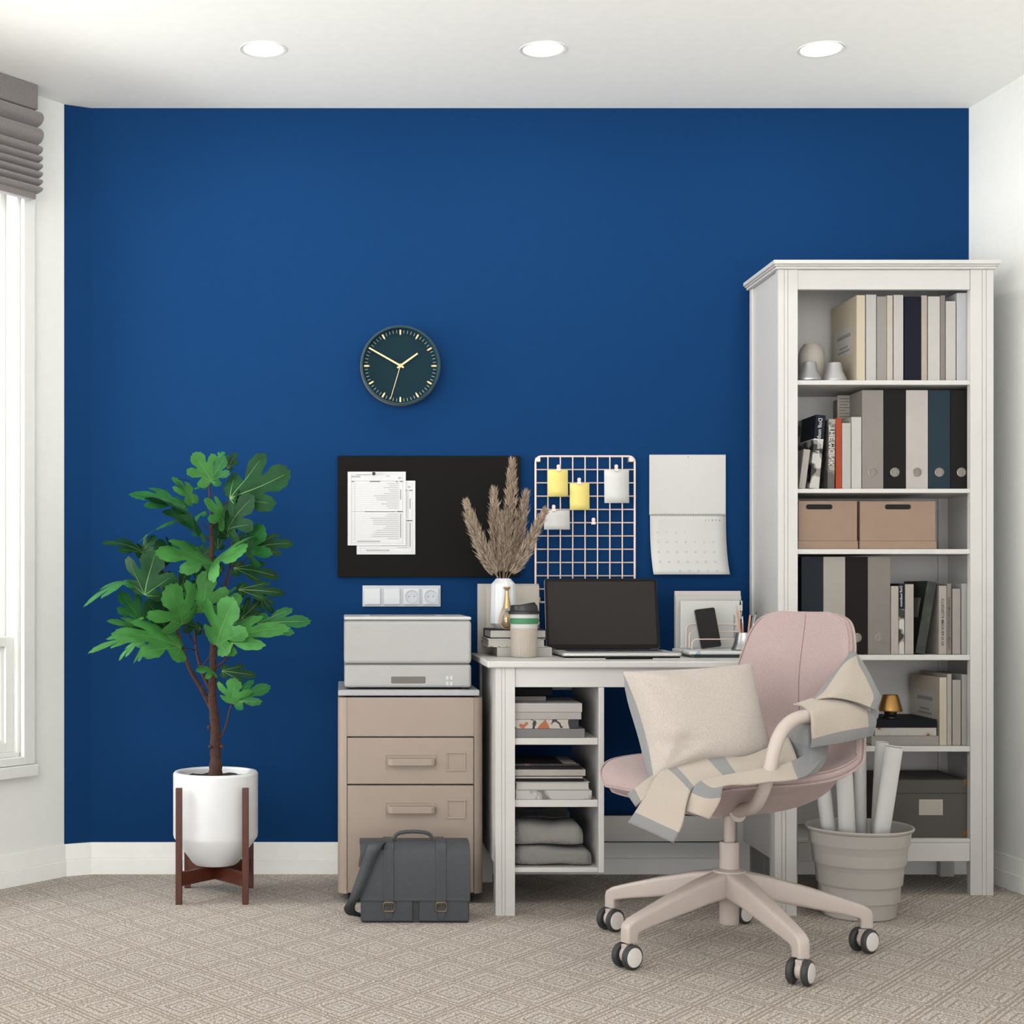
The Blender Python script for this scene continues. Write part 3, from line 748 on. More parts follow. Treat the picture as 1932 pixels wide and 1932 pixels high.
MB().box(X(700, pf), X(830, pf), 4.5, 4.74, ztop+.0095, ztop+.0108).build('output_slot', mat('grey slot', '#a9a8a6', .6), pr, bevel=.0005)
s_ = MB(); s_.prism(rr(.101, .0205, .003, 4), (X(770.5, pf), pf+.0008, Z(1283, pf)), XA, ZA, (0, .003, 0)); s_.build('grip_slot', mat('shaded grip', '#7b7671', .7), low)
lab = MB(); lab.prism([(-.0115, -.006), (.0115, -.006), (.0115, .006), (-.0115, .006)], (X(674, pf), pf-.0009, Z(1180.5, pf)), XA, ZA, (0, .004, 0)); lab.build('badge', M_prn, pr, bevel=.0008)
for i in range(4):
    MB().prism([(-.0038, -.0055), (.0038, -.0055), (.0038, .0055), (-.0038, .0055)], (X(844+7.5*(i % 2), pf), pf+.0002, Z(1279+11*(i//2), pf)), XA, ZA, (0, .004, 0)).build('button', M_prt, low, bevel=.0008)
for x in (px0+.02, px1-.02):
    for y in (pf+.02, pyb-.03): MB().cyl((x, y, pz0-.0008), (x, y, pz0+.005), .009, n=16).build('foot', M_dark, pr)

# briefcase
M_lea = mat('charcoal leather', '#43474c', 0.6, bump=.25, bscale=260, vary=.06, vscale=60)
M_lea2 = mat('dark charcoal leather', '#34373a', 0.6, bump=.25, bscale=260)
M_stitch = mat('grey stitching', '#7e8286', .8)
M_ant = mat('antique brass', '#a58b62', .35, metal=.85)
BD = 4.135
bx0, bx1 = X(680, BD), X(887, BD); bw = bx1-bx0
bag = thing('briefcase', 'charcoal leather briefcase with two buckled straps leaning in front of the cabinet', 'bag', ((bx0+bx1)/2, BD+.07, 0))
dep = .125; H = Z(1594, BD)
prof = [(0.012, 0), (dep, 0), (dep, H-.03), (dep-.01, H-.008), (dep-.03, H-.001), (dep*.5, H-.004), (.03, H-.008), (.012, H-.03)]
MB().prism([(y, z) for y, z in prof], (bx0+.003, BD, 0.0), YA, ZA, XA*(bw-.006), 0, True).build('body', M_lea2, bag, bevel=.003, sharp=30)
fz = Z(1701, BD)
fp = [(.0, fz), (.0, H-.04), (.006, H-.016), (.022, H-.003), (.05, H+.002), (dep-.03, H+.003), (dep-.008, H-.004), (dep+.003, H-.02)]
inn = [(y+.004 if y < .05 else y-.003, z-.004 if z > H-.02 else z) for y, z in fp]
mb = MB(); mb.prism(fp+inn[::-1], (bx0-.001, BD+.003, 0), YA, ZA, XA*(bw+.002), 0, True); mb.build('flap', M_lea, bag, sharp=30, bevel=.001)
for u0, u1 in ((.004, .482), (.532, .995)):
    MB().box(bx0+bw*u0, bx0+bw*u1, BD+.0068, BD+.022, .003, fz+.016).build('front_pocket', M_lea, bag, bevel=.005, seg=3)
st_ = MB()
for z_, u0, u1 in ((fz+.006, .01, .99),):
    for k in range(60):
        x = bx0+bw*(u0+(u1-u0)*k/60); st_.box(x, x+bw/110, BD+.0023, BD+.004, z_, z_+.0008)
st_.build('stitching', M_stitch, bag)
for pxs in (733.5, 832.5):
    xc = X(pxs, BD); hw = .0132
    pth = [(.001, Z(1708, BD)), (.001, H-.04), (.005, H-.013), (.020, H+.001), (.05, H+.006), (dep-.03, H+.007)]
    inn2 = [(y+.0025, z-.002) for y, z in pth]
    mb = MB(); mb.prism(pth+inn2[::-1], (xc-hw, BD-.0005, 0), YA, ZA, XA*2*hw, 0, True); sp1 = mb.build('strap', M_lea, bag, bevel=.0006, sharp=30)
    sb = MB()
    for q in (-1, 1):
        for k in range(34):
            z_ = fz+.004+k*.0044; sb.box(xc+q*(hw-.0024)-.0004, xc+q*(hw-.0024)+.0004, BD-.001, BD+.001, z_, z_+.0026)
    sb.build('stitching', M_stitch, sp1)
    tl = MB(); tl.prism([(-.0105, .006), (-.008, .0005), (0, -.0015), (.008, .0005), (.0105, .006), (.0118, .046), (-.0118, .046)], (xc, BD+.0036, .012), XA, ZA, (0, .0030, 0)); tl.build('strap_tail', M_lea, bag, bevel=.0008)
    lp = MB(); lp.box(xc-.014, xc+.014, BD+.0014, BD+.0045, .034, .042); lp.build('strap_loop', M_lea, bag, bevel=.001)
    bk = MB(); zc = Z(1711, BD); o = [(xc+p[0], BD-.0015, zc+p[1]) for p in rr(.029, .024, .005, 4)]; bk.tube(o, .0014, 8, closed=True); bk.tube([(xc, BD-.002, zc-.008), (xc, BD-.003, zc+.011)], .001, 6)
    bk.build('buckle', M_ant, bag)
hd = MB(); hx0, hx1 = X(746, BD), X(817, BD); yk = BD+.065
hd.tube(crom([(hx0, yk, H+.004), (hx0+.002, yk, H+.014), (hx0+.016, yk, H+.0225), ((hx0+hx1)/2, yk, H+.026), (hx1-.016, yk, H+.0225), (hx1-.002, yk, H+.014), (hx1, yk, H+.004)], 6), .0052, 10)
hh = hd.build('handle', M_lea, bag)
for x in (hx0, hx1):
    MB().tube([(x+.007*math.cos(q), yk-.002, H+.0075+.0065*math.sin(q)) for q in [2*PI*i/12 for i in range(12)]], .0012, 6, closed=True).build('ring', M_ant, hh)
# shoulder strap: over the flap and down the left side to the floor
def ribbon(ctr, wv, th=.003):
    c = crom(ctr, 7); w = crom(wv, 7)
    return [[p-q, p+q] for p, q in zip(c, w)]
sh = MB()
sh.grid(ribbon([P(716, 1591, BD+.03), P(708, 1596, BD-.008), P(690, 1640, BD-.010), P(671, 1690, BD-.008), P(660, 1709, BD+.004), P(664, 1722, BD+.03), P(684, 1728, BD+.06)],
               [Vector((.020, 0, .001)), Vector((.020, 0, .001)), Vector((.0185, 0, .004)), Vector((.0175, 0, .006)), Vector((.016, .002, .007)), Vector((.010, .008, .004)), Vector((.006, .012, 0))]))
sh.build('shoulder_strap', M_lea, bag, solid=.003, offset=0)
MB().tube([(bx0-.003, BD+.03+.004*math.cos(q), Z(1630, BD)+.012*math.sin(q)) for q in [2*PI*i/16 for i in range(16)]], .0016, 7, closed=True).build('side_ring', M_ant, bag)
# ------------------------------------------------------------------ desk
DF = 4.234
TX0, TX1, TY0, TY1, TZ = X(919.5, 4.22), 1.292, 4.218, 4.765, .7145
desk = thing('desk', 'white desk with panelled legs and an open shelf compartment on its left', 'desk', ((TX0+TX1)/2, (TY0+TY1)/2, 0))
def furn(mb, n, par=desk, bev=.0018): return mb.build(n, M_furn, par, bevel=bev)
tt = MB(); tt.box(TX0, TX1, TY0, TY1, TZ-.019, TZ); furn(tt, 'tabletop', bev=.004)
lx0, lx1 = X(935, DF), X(971.5, DF); rx0, rx1 = X(1462, DF), X(1503, DF)
zt = TZ-.0192
def grooved_leg(name, x0, x1, y0, y1, z0, z1, par, inner):
    """front face carries two thin vertical grooves near its outer edge"""
    w = x1-x0; g = .0018
    xs = [0, .30, .30, .30+g/w, .30+g/w, .48, .48, .48+g/w, .48+g/w, 1]
    ys = [0, 0, .0022, .0022, 0, 0, .0022, .0022, 0, 0]
    pts = [(x0+w*u, y0+v) for u, v in zip(xs, ys)]
    if not inner: pts = [(x0+w*(1-u), y0+v) for u, v in zip(xs[::-1], ys[::-1])]
    pts += [(x1, y1), (x0, y1)]
    mb = MB(); mb.prism(pts, (0, 0, z0), XA, YA, ZA*(z1-z0)); return mb.build(name, M_furn, par)
grooved_leg('leg', lx0, lx1, DF, DF+.05, 0, zt, desk, True)
grooved_leg('leg', rx0, rx1, DF, DF+.05, 0, zt, desk, True)
YB = 4.755
for x in (lx0, rx1-.04): furn(MB().box(x, x+.04, YB-.04, YB, 0, zt), 'leg')
furn(MB().box(lx0+.006, lx0+.022, DF+.0505, YB-.0405, .128, zt), 'side_panel')
furn(MB().box(rx1-.022, rx1-.006, DF+.0505, YB-.0405, .128, zt), 'side_panel')
furn(MB().box(lx1+.0004, rx0-.0004, DF+.006, DF+.024, Z(1297, DF), zt), 'apron')
dx0, dx1 = X(1130, DF), X(1140.5, DF)
furn(MB().box(dx0, dx1, DF+.004, YB-.02, .1195, Z(1297, DF)-.0004), 'divider')
SH = [(.478, .497), (.303, .3235), (.1195, .133)]
for z0, z1 in SH: furn(MB().box(lx0+.0225, dx0-.0004, DF+.012, YB-.042, z0, z1), 'shelf')
furn(MB().box(dx1+.0004, rx1-.0405, YB-.03, YB-.012, .126, .206), 'back_rail')
furn(MB().box(lx0+.041, dx0-.0004, YB-.03, YB-.012, .60, zt), 'back_rail')

# ------------------------------------------------------------------ books: cover (spine + two boards) and page block
def cmat(c, rough=.65): return mat('cover '+c, c, rough, vary=.02, spec=.18)
def book(name, label, o, ax, ay, az, w, d, h, col, group=None, extra=None, pages=True, cat='book', soft=False):
    """o: bottom-front-left corner; ax across the spine (thickness w), ay away from the viewer (depth d), az up (height h)"""
    o, ax, ay, az = Vector(o), Vector(ax).normalized(), Vector(ay).normalized(), Vector(az).normalized()
    cm = cmat(col) if isinstance(col, str) else col
    t = thing(name, label, cat, o+ax*w/2+ay*d/2, group=group)
    b = min(.0022, w*.18)
    mb = MB()
    prof = [(0, 0), (w, 0), (w, d), (w-b, d), (w-b, b), (b, b), (b, d), (0, d)]
    mb.prism(prof, o, ax, ay, az*h)
    mb.build('cover', [cm], t, bevel=min(.0009, b*.4))
    if pages:
        pg = MB(); pg.obox(o+ax*(b*1.02)+ay*(b+.0003)+az*.003, ax*(w-2.04*b), ay*(d-b-.004), az*(h-.006)); pg.build('pages', M_page, t)
    return t
def standing(label, x0, x1, ytop, zsh, d0, depth, col, group, **k):
    return book('book', label, (X(x0, d0)+.0003, d0, zsh+.0006), XA, YA, ZA, X(x1, d0)-X(x0, d0)-.0006, depth, Z(ytop, d0)-zsh, col, group, **k)
def lying(label, x0, x1, z0, z1, d0, depth, col, group, pages_front=False, xl=None, **k):
    """a book lying flat; its spine (or its page edge) faces the viewer"""
    w = x1-x0
    t = thing('book', label, 'book', ((x0+x1)/2, d0+depth/2, z0), group=group)
    cm = cmat(col) if isinstance(col, str) else col
    h = z1-z0; b = min(.0026, h*.16)
    mb = MB()
    if pages_front:
        mb.box(x0, x1, d0, d0+depth, z0, z0+b); mb.box(x0, x1, d0, d0+depth, z1-b, z1); mb.box(x0, x1, d0+depth-b, d0+depth, z0+b, z1-b)
        mb.build('cover', cm, t, bevel=b*.3)
        MB().box(x0+.003, x1-.003, d0+.003, d0+depth-b-.0002, z0+b*1.02, z1-b*1.02).build('pages', M_page, t)
    else:
        mb.prism([(0, 0), (depth, 0), (depth, b), (b, b), (b, h-b), (depth, h-b), (depth, h), (0, h)], (x0, d0, z0), YA, ZA, XA*w)
        mb.build('cover', cm, t, bevel=b*.3)
        MB().box(x0+.003, x1-.003, d0+b+.0002, d0+depth-.004, z0+b*1.02, z1-b*1.02).build('pages', M_page, t)
    return t
def printed(name, c0, c1, c2, scale, stops, seed=0, axis='X'):
    """cover art: irregular patches of three inks"""
    m = bpy.data.materials.new(name); m.use_nodes = True; nt = m.node_tree; b = nt.nodes['Principled BSDF']; b.inputs['Roughness'].default_value = .5
    tc = nt.nodes.new('ShaderNodeTexCoord'); mp = nt.nodes.new('ShaderNodeMapping'); mp.inputs['Location'].default_value = (seed, seed*.7, seed*.3)
    n = nt.nodes.new('ShaderNodeTexNoise'); n.inputs['Scale'].default_value = scale; n.inputs['Detail'].default_value = 2
    nt.links.new(tc.outputs['Object'], mp.inputs[0]); nt.links.new(mp.outputs[0], n.inputs['Vector'])
    cr = nt.nodes.new('ShaderNodeValToRGB'); cr.color_ramp.interpolation = 'CONSTANT'
    e = cr.color_ramp.elements; e[0].position = 0; e[0].color = (*[x*ALB for x in lin(c0)], 1); e[1].position = stops[0]; e[1].color = (*[x*ALB for x in lin(c1)], 1)
    q = e.new(stops[1]); q.color = (*[x*ALB for x in lin(c2)], 1)
    nt.links.new(n.outputs['Fac'], cr.inputs[0]); nt.links.new(cr.outputs[0], b.inputs['Base Color']); return m

# desk compartment, upper shelf
LXI = lx1+.0004; g1 = 'books stacked on the upper desk shelf'; z = .4975; D1 = DF+.016
def dstack(items, z, g):
    for lb, xr, th, col, pf, xo in items:
        t = lying(lb, LXI+.001+xo, X(xr, D1), z, z+th-.0006, D1+.002+abs(xo)*.3, .24, col, g, pages_front=pf); z += th
    return z
P_food = printed('food photo cover', '#1a1c28', '#c9bfb4', '#b5663a', 22, (.45, .585), 3)
z = dstack([('thick grey book at the bottom of the stack on the upper desk shelf', 1103.5, .0255, '#8b8887', False, 0),
            ('book with a colourful food photograph cover on the upper desk shelf', 1092, .026, P_food, False, 0),
            ('thinner white book third from the bottom on the upper desk shelf', 1097, .0205, '#bcb7b3', False, 0),
            ('thick white book near the top of the stack on the upper desk shelf', 1098.5, .0255, '#c5c1be', False, 0)], z, g1)
lying('small grey book on top of the stack on the upper desk shelf', LXI+.001, X(1030, 4.33), z, z+.013, 4.33, .15, '#8f8b87', g1)
lying('black book at the very top of the stack on the upper desk shelf', LXI+.001, X(1040, 4.40), z+.0136, z+.034, 4.37, .17, '#151416', g1)
# middle shelf
g2 = 'books and magazines stacked on the middle desk shelf'; z = .3240
P_mag = printed('grey magazine cover', '#7d7a77', '#b3b0ac', '#cfccc8', 18, (.42, .5), 1)
z = dstack([('grey patterned magazine at the bottom of the middle desk shelf', 1117, .0255, P_mag, False, .003),
            ('white book with visible pages second from the bottom of the middle desk shelf', 1113, .0245, '#c2bfbd', True, .002),
            ('lower of the two thin black books on the middle desk shelf', 1101.5, .0075, '#1b1918', False, 0),
            ('upper of the two thin black books on the middle desk shelf', 1102, .0085, '#1f1c1b', True, 0),
            ('white paperback in the middle of the stack on the middle desk shelf', 1105, .0185, '#bdb8b2', False, 0),
            ('dark covered magazine second from the top of the middle desk shelf', 1099, .0085, '#201d1c', False, 0)], z, g2)
P_mag2 = printed('dark photo magazine cover', '#100e0e', '#2a2220', '#6f4a3c', 14, (.5, .62), 5)
t = lying('magazine with a dark photograph cover on top of the middle desk shelf', LXI+.001, X(1094, D1), z, z+.0055, D1+.012, .20, P_mag2, g2)
MB().box(X(1065, D1), X(1090, D1), D1+.02, D1+.2, z+.0052, z+.0057).build('title_strip', mat('pale strip', '#a5a09a', .7), t)
# lower shelf: folded knitwear
def knit(col, nm):
    m = bpy.data.materials.new(nm); m.use_nodes = True; nt = m.node_tree; b = nt.nodes['Principled BSDF']; b.inputs['Roughness'].default_value = .95
    b.inputs['Sheen Weight'].default_value = .15
    tc = nt.nodes.new('ShaderNodeTexCoord'); w = nt.nodes.new('ShaderNodeTexWave'); w.inputs['Scale'].default_value = 130; w.inputs['Distortion'].default_value = 2.5; w.inputs['Detail'].default_value = 2
    w.bands_direction = 'DIAGONAL'
    nt.links.new(tc.outputs['Object'], w.inputs['Vector'])
    mx = nt.nodes.new('ShaderNodeMixRGB'); c = [x*ALB for x in lin(col)]; mx.inputs[1].default_value = (*[x*.72 for x in c], 1); mx.inputs[2].default_value = (*[x*1.15 for x in c], 1)
    nt.links.new(w.outputs['Fac'], mx.inputs[0]); nt.links.new(mx.outputs[0], b.inputs['Base Color'])
    bp = nt.nodes.new('ShaderNodeBump'); bp.inputs['Strength'].default_value = .5; bp.inputs['Distance'].default_value = .003
    nt.links.new(w.outputs['Fac'], bp.inputs['Height']); nt.links.new(bp.outputs[0], b.inputs['Normal']); return m
def sweater(label, x0, x1, y0, y1, z0, z1, mm, seed):
    rn = random.Random(seed)
    mb = MB(); rows = []
    nx, na = 16, 22
    for i in range(nx+1):
        u = i/nx; s = 1 if 0 < i < nx else .55
        row = []
        for k in range(na):
            a = 2*PI*k/na
            cy, cz = math.copysign(abs(math.cos(a))**.45, math.cos(a)), math.copysign(abs(math.sin(a))**.55, math.sin(a))
            h = (z1-z0)/2*(1-.30*max(0, u-.75)**1*2+.10*math.sin(u*5+seed)) * (s**.5)
            row.append(Vector((x0+(x1-x0)*u, (y0+y1)/2+(y1-y0)/2*cy*(s**.3), max(z0, min(z1, z0+h*.97+h*cz+.002*math.sin(u*9+a*2+seed))))))
        row.append(row[0].copy()); rows.append(row)
    mb.grid(rows)
    for r in (rows[0], rows[-1]): mb.add(r[:-1], [tuple(range(na))], 0, True)
    o = mb.build('folded_sweater', mm, loc=Vector(((x0+x1)/2, (y0+y1)/2, z0)), sub=1)
    return tag(o, label, 'sweater', 'folded sweaters on the lowest desk shelf')
K1, K2 = knit('#a9a6a2', 'grey knit'), knit('#a09d9a', 'darker grey knit')
sweater('light grey folded knit sweater at the bottom of the lowest desk shelf', LXI+.002, X(1119, D1), D1+.008, D1+.24, .1335, .1875, K2, 1)
sweater('light grey folded knit sweater lying on another on the lowest desk shelf', LXI+.002, X(1104, D1), D1+.02, D1+.23, .1885, .253, K1, 2)
sweater('black folded sweater on top behind the grey ones on the lowest desk shelf', LXI+.002, X(1062, 4.5), D1+.10, D1+.24, .254, .285, knit('#121212', 'black knit'), 3)

# ------------------------------------------------------------------ on the desk
zd = TZ+.0006
# white folder and cream booklet at the back left
fo = MB().obox((X(901, 4.745), 4.745, zd), XA*(X(1016.5, 4.745)-X(901, 4.745)), YA*.006, ZA*(Z(1101.5, 4.745)-zd)).build('folder', mat('off white card', '#cbc6c0', .8), loc=Vector((.523, 4.748, zd)), bevel=.0008)
tag(fo, 'large off-white folder standing at the back left of the desk behind the vase', 'folder')
fo = MB().obox((X(918, 4.733), 4.733, zd), XA*(X(1017.5, 4.733)-X(918, 4.733)), YA*.009, ZA*(Z(1105, 4.733)-zd)).build('booklet', mat('cream card', '#d9d1c4', .8), loc=Vector((.53, 4.737, zd)), bevel=.001)
tag(fo, 'cream booklet standing in front of the off-white folder behind the vase', 'booklet')
# stack of three books under the vase
gb = 'books stacked under the vase on the desk'
P_edge = printed('speckled cover', '#dcd8d2', '#b48b5a', '#3a3634', 60, (.56, .66), 2)
lying('white book at the bottom of the stack under the vase', X(938, 4.50), X(1041.5, 4.50), zd, zd+.0265, 4.50, .20, '#c9c5bf', gb)
lying('white book with an orange speckled edge in the middle of the stack under the vase', X(920, 4.515), X(1028.5, 4.515), zd+.0271, zd+.0525, 4.515, .205, P_edge, gb, pages_front=True)
lying('dark blue covered book on top of the stack under the vase', X(924, 4.52), X(1031, 4.52), zd+.0531, zd+.0795, 4.52, .20, '#1b2533', gb, pages_front=True)
zb_ = zd+.0801
# vase
M_vase = mat('white ribbed ceramic', '#e6e8eb', 0.35, alb=.74)
vc = Vector((X(949.5, 4.61), 4.61, zb_)); vtop = Z(1091.5, 4.61); vsh = Z(1101.5, 4.61); vlo = Z(1176, 4.61)
va = thing('vase', 'white faceted vase holding dried grass on the stacked books', 'vase', vc)
k = 4.61/FPX
pr_ = [(14*k, vc.z), (15*k, vc.z+.001), (24.5*k, vlo), (22.5*k, vsh), (13.6*k, vtop), (11.5*k, vtop), (20*k, vsh-.004), (20*k, vlo+.03)]
MB().lathe(pr_, (vc.x, vc.y, 0), 12, smooth=False, caps=False, phase=PI/12).build('body', M_vase, va, bevel=.0008)
rb = MB()
for q in range(36):
    a = 2*PI*q/36
    r0, r1 = 24.3*k*.968, 22.3*k*.968
    rb.tube([(vc.x+r0*math.cos(a), vc.y+r0*math.sin(a), vlo+.002), (vc.x+r1*math.cos(a), vc.y+r1*math.sin(a), vsh-.002)], .0009, 4)
rb.build('ribs', M_vase, va)
# pampas stems
M_plume = [mat('dry pampas plume', '#ad9782', .95, vary=.3, vscale=90), mat('pale pampas plume', '#d3c0aa', .95, vary=.25, vscale=90)]
M_stalk = mat('dry pampas stalk', '#b49b7c', .9)
def pampas(label, tip, mid, foot, d, wid, seed, pale=0):
    rn = random.Random(seed)
    a = P(*foot, 4.61); m_ = P(*mid, (d+4.61)/2); b = P(*tip, d)
    base = Vector((vc.x+(a.x-vc.x)*.35, vc.y, vtop-.05))
    t = thing('pampas_stem', label, 'dried grass', base, group='dried pampas stems in the white vase')
    path = crom([base, a, m_, b], 12)
    MB().tube(path, [.0014*(1-.6*i/len(path)) for i in range(len(path))], 6).build('stalk', M_stalk, t)
    mb = MB(); N = len(path)
    lo = N*0.40
    for q in range(1150):
        u = rn.random()**.9; f = lo+(N-1-lo)*u; i = min(int(f), N-2); p = path[i].lerp(path[i+1], f-i); tg = (path[i+1]-path[i]).normalized()
        env = math.sin(PI*min(1, .12+u*.88)**.8)**.8*wid
        e1 = tg.orthogonal().normalized(); e1 = Matrix.Rotation(rn.random()*2*PI, 3, tg)@e1
        st0 = p+e1*env*rn.random()**.7*1.5
        L = rn.uniform(.012, .030)
        dr = (tg*rn.uniform(.9, 1.3)+e1*rn.uniform(.12, .6)+Vector((0, 0, -.05))).normalized()
        s = dr.cross(e1 if abs(dr.dot(e1)) < .95 else ZA).normalized(); s = Matrix.Rotation(rn.random()*PI, 3, dr)@s
        w = rn.uniform(.0009, .0020)
        s2 = dr.cross(s)
        pts = [st0, st0+dr*L*.4+s*w, st0+dr*L, st0+dr*L*.4-s*w, st0+dr*L*.4+s2*w]
        mb.add(pts, [(0, 1, 4), (1, 2, 4), (2, 3, 4), (3, 0, 4), (0, 3, 2, 1)], 1 if rn.random() < .25+.4*pale else 0, True)
    mb.build('plume', M_plume, t)
pampas('upper leftmost dried pampas stem in the vase', (881, 952), (910, 1030), (939, 1092), 4.60, .011, 1, 1)
pampas('lower leftmost dried pampas stem with a pale tip in the vase', (883, 976), (915, 1046), (941, 1092), 4.56, .013, 2, 1)
pampas('dried pampas stem just left of the tallest one in the vase', (931, 928), (936, 1010), (944, 1092), 4.62, .012, 3)
pampas('tallest dried pampas stem in the vase', (966, 874), (962, 985), (951, 1092), 4.64, .014, 4)
pampas('dried pampas stem just right of the tallest one in the vase', (992, 933), (976, 1020), (954, 1092), 4.66, .012, 5)
pampas('rightmost dried pampas stem reaching over the wire grid', (1026, 968), (990, 1042), (958, 1092), 4.58, .012, 6, .4)
pampas('short dried pampas stem in the front middle of the vase', (950, 975), (952, 1030), (949, 1092), 4.55, .012, 8)
# gold ornament
oc = Vector((X(958, 4.535), 4.56, zb_)); k = 4.56/FPX
orn = thing('ornament', 'polished gold bottle-shaped ornament with an open loop on the stacked books', 'ornament', oc)
zz = lambda y: Z(y, 4.56)
MB().lathe([(7.5*k, zz(1148)), (7.0*k, zz(1144)), (4.6*k, zz(1128)), (3.2*k, zz(1114.5)), (3.4*k, zz(1113.5)), (5.2*k, zz(1111.5)), (6.7*k, zz(1108.5)), (6.2*k, zz(1107)), (4*k, zz(1107.5)), (0, zz(1109))], (oc.x, oc.y, 0), 32).build('neck', M_goldp, orn)
lp = [(-7, 1147), (-10, 1155), (-13, 1166), (-13, 1176), (-9, 1184), (-3, 1187.2), (4, 1187.2), (10, 1184), (13, 1176), (13, 1166), (10, 1155), (7, 1147)]
mb = MB()
cpt = crom([(oc.x+x*k, oc.y, zz(y)+.0015) for x, y in lp], 5)
mb.tube(cpt, .0024, 10); mb.build('loop', M_goldp, orn)
MB().lathe([(0, 0), (6*k, .004), (9.5*k, .018), (8*k, .035), (3*k, .052), (0, .055)], (oc.x, oc.y, oc.z+.0015), 24).build('drop', mat('champagne glass', '#d3b894', .15, metal=.5), orn)
# coffee cup
k = 4.45/FPX; qc = Vector((X(988.5, 4.45), 4.45, zd))
M_sleeve = mat('beige sleeve', '#c3b8ab', .7); M_lid = mat('black lid', '#1d1d1f', .4); M_green = mat('green band', '#3f8a5d', .6)
cup = thing('coffee_cup', 'takeaway coffee cup with black lid, green band and ribbed beige sleeve', 'cup', qc)
zq = lambda y: Z(y, 4.45)
MB().lathe([(21.5*k, qc.z), (22.3*k, qc.z+.002), (26.5*k, zq(1159)), (26.5*k, zq(1158))], (qc.x, qc.y, 0), 64).build('body', mat('white cup', '#dcdad7', .5), cup)
sl = MB(); prof = [(23.2, zd+.002), (25.6, zq(1187)), (25.4, zq(1185)), (24.9, zq(1185))]
n = 160; vs = []
for r, z_ in prof:
    for q in range(n):
        a = 2*PI*q/n; rr_ = r*k+(.0007 if (q//2) % 2 else 0)*(1 if r < 25.6 else .3); vs.append((qc.x+rr_*math.cos(a), qc.y+rr_*math.sin(a), z_))
sl.add(vs, [(i*n+q, i*n+(q+1) % n, (i+1)*n+(q+1) % n, (i+1)*n+q) for i in range(len(prof)-1) for q in range(n)]); sl.build('sleeve', M_sleeve, cup)
MB().lathe([(25.75*k, zq(1177)), (26.9*k, zq(1176.5)), (27.2*k, zq(1166.5)), (26.3*k, zq(1166))], (qc.x, qc.y, 0), 64, caps=False).build('band', M_green, cup)
MB().lathe([(26*k, zq(1158.5)), (29.2*k, zq(1158.5)), (29.6*k, zq(1153.5)), (28*k, zq(1152.3)), (26.6*k, zq(1151.5)), (25.2*k, zq(1143)), (24.4*k, zq(1141.5)), (22.5*k, zq(1142)), (21.5*k, zq(1143.5)), (0, zq(1143.5))], (qc.x, qc.y, 0), 64).build('lid', M_lid, cup, sharp=25)
sp2 = MB(); rows = []
for i in range(9):
    a = R(-100+25*i); h = math.sin(PI*i/8)
    rows.append([(qc.x+22.5*k*math.cos(a), qc.y+22.5*k*math.sin(a), zq(1142)), (qc.x+20*k*math.cos(a), qc.y+20*k*math.sin(a), zq(1142)+.008*h), (qc.x+11*k*math.cos(a), qc.y+11*k*math.sin(a), zq(1143))])
sp2.grid([[Vector(p) for p in r] for r in rows]); sp2.build('spout', M_lid, cup, solid=.0012)
MB().tube([P(1013.5, 1163, 4.45), P(1016.5, 1170, 4.45), P(1019, 1176, 4.45), P(1016, 1181, 4.45), P(1012.5, 1187, 4.45)], [.0008, .001, .0012, .0016, .0012], 6).build('cord', M_lid, cup)
# laptop
M_alu = mat('silver aluminium', '#c5c3c0', .4, metal=.5, alb=.85); M_scr = mat('dark screen', '#2a2420', .5, spec=.2); M_bez = mat('black bezel', '#0d0b0a', .5, spec=.15); M_key = mat('black keys', '#252628', .6)
LX0, LX1, LY0, LY1 = X(1062, 4.41), X(1287, 4.41), 4.405, 4.655
lt = thing('laptop', 'open silver laptop with a dark screen in the middle of the desk', 'laptop', ((LX0+LX1)/2, (LY0+LY1)/2, zd))
MB().box(LX0+.004, LX1-.004, LY0+.01, LY1-.008, zd, zd+.0042).build('underside', M_bez, lt, bevel=.0018)
mb = MB(); mb.prism(rr(LX1-LX0, LY1-LY0, .012, 5), ((LX0+LX1)/2, (LY0+LY1)/2, zd+.0042), XA, YA, ZA*.0098, 0, True); bs = mb.build('base', M_alu, lt, bevel=.003, seg=3)
kb = MB()
for r_ in range(6):
    for c_ in range(14): kb.box(LX0+.034+c_*.0203, LX0+.034+c_*.0203+.0172, LY0+.112+r_*.0195, LY0+.112+r_*.0195+.0165, zd+.0141, zd+.0158)
kb.build('keys', M_key, lt)
MB().box(LX0+.03, LX1-.03, LY0+.108, LY0+.232, zd+.0136, zd+.0142).build('keyboard_bed', mat('grey keyboard well', '#7c7b79', .5), lt)
MB().box((LX0+LX1)/2-.05, (LX0+LX1)/2+.05, LY0+.018, LY0+.092, zd+.0136, zd+.0143).build('touchpad', mat('touchpad', '#c3c2c0', .3), lt, bevel=.0002)
tl_ = R(13); up = Vector((0, math.sin(tl_), math.cos(tl_))); nn = Vector((0, math.cos(tl_), -math.sin(tl_)))
hz = zd+.0145; SX0, SX1 = X(1030, 4.66), X(1244, 4.66); sw_, shh = SX1-SX0, .2225
c0 = Vector(((SX0+SX1)/2, LY1-.006, hz))+up*(shh/2+.002)
ld = MB().prism(rr(sw_, shh, .009, 5), c0, XA, up, nn*.006, 0, True).build('screen_lid', M_alu, lt, bevel=.001)
MB().prism(rr(sw_-.001, shh-.001, .009, 5), c0-nn*.0001, XA, up, -nn*.0008).build('bezel', M_bez, ld)
MB().prism(rr(sw_-.018, shh-.024, .002, 2), c0-nn*.0009+up*.002, XA, up, -nn*.0003).build('display', M_scr, ld)
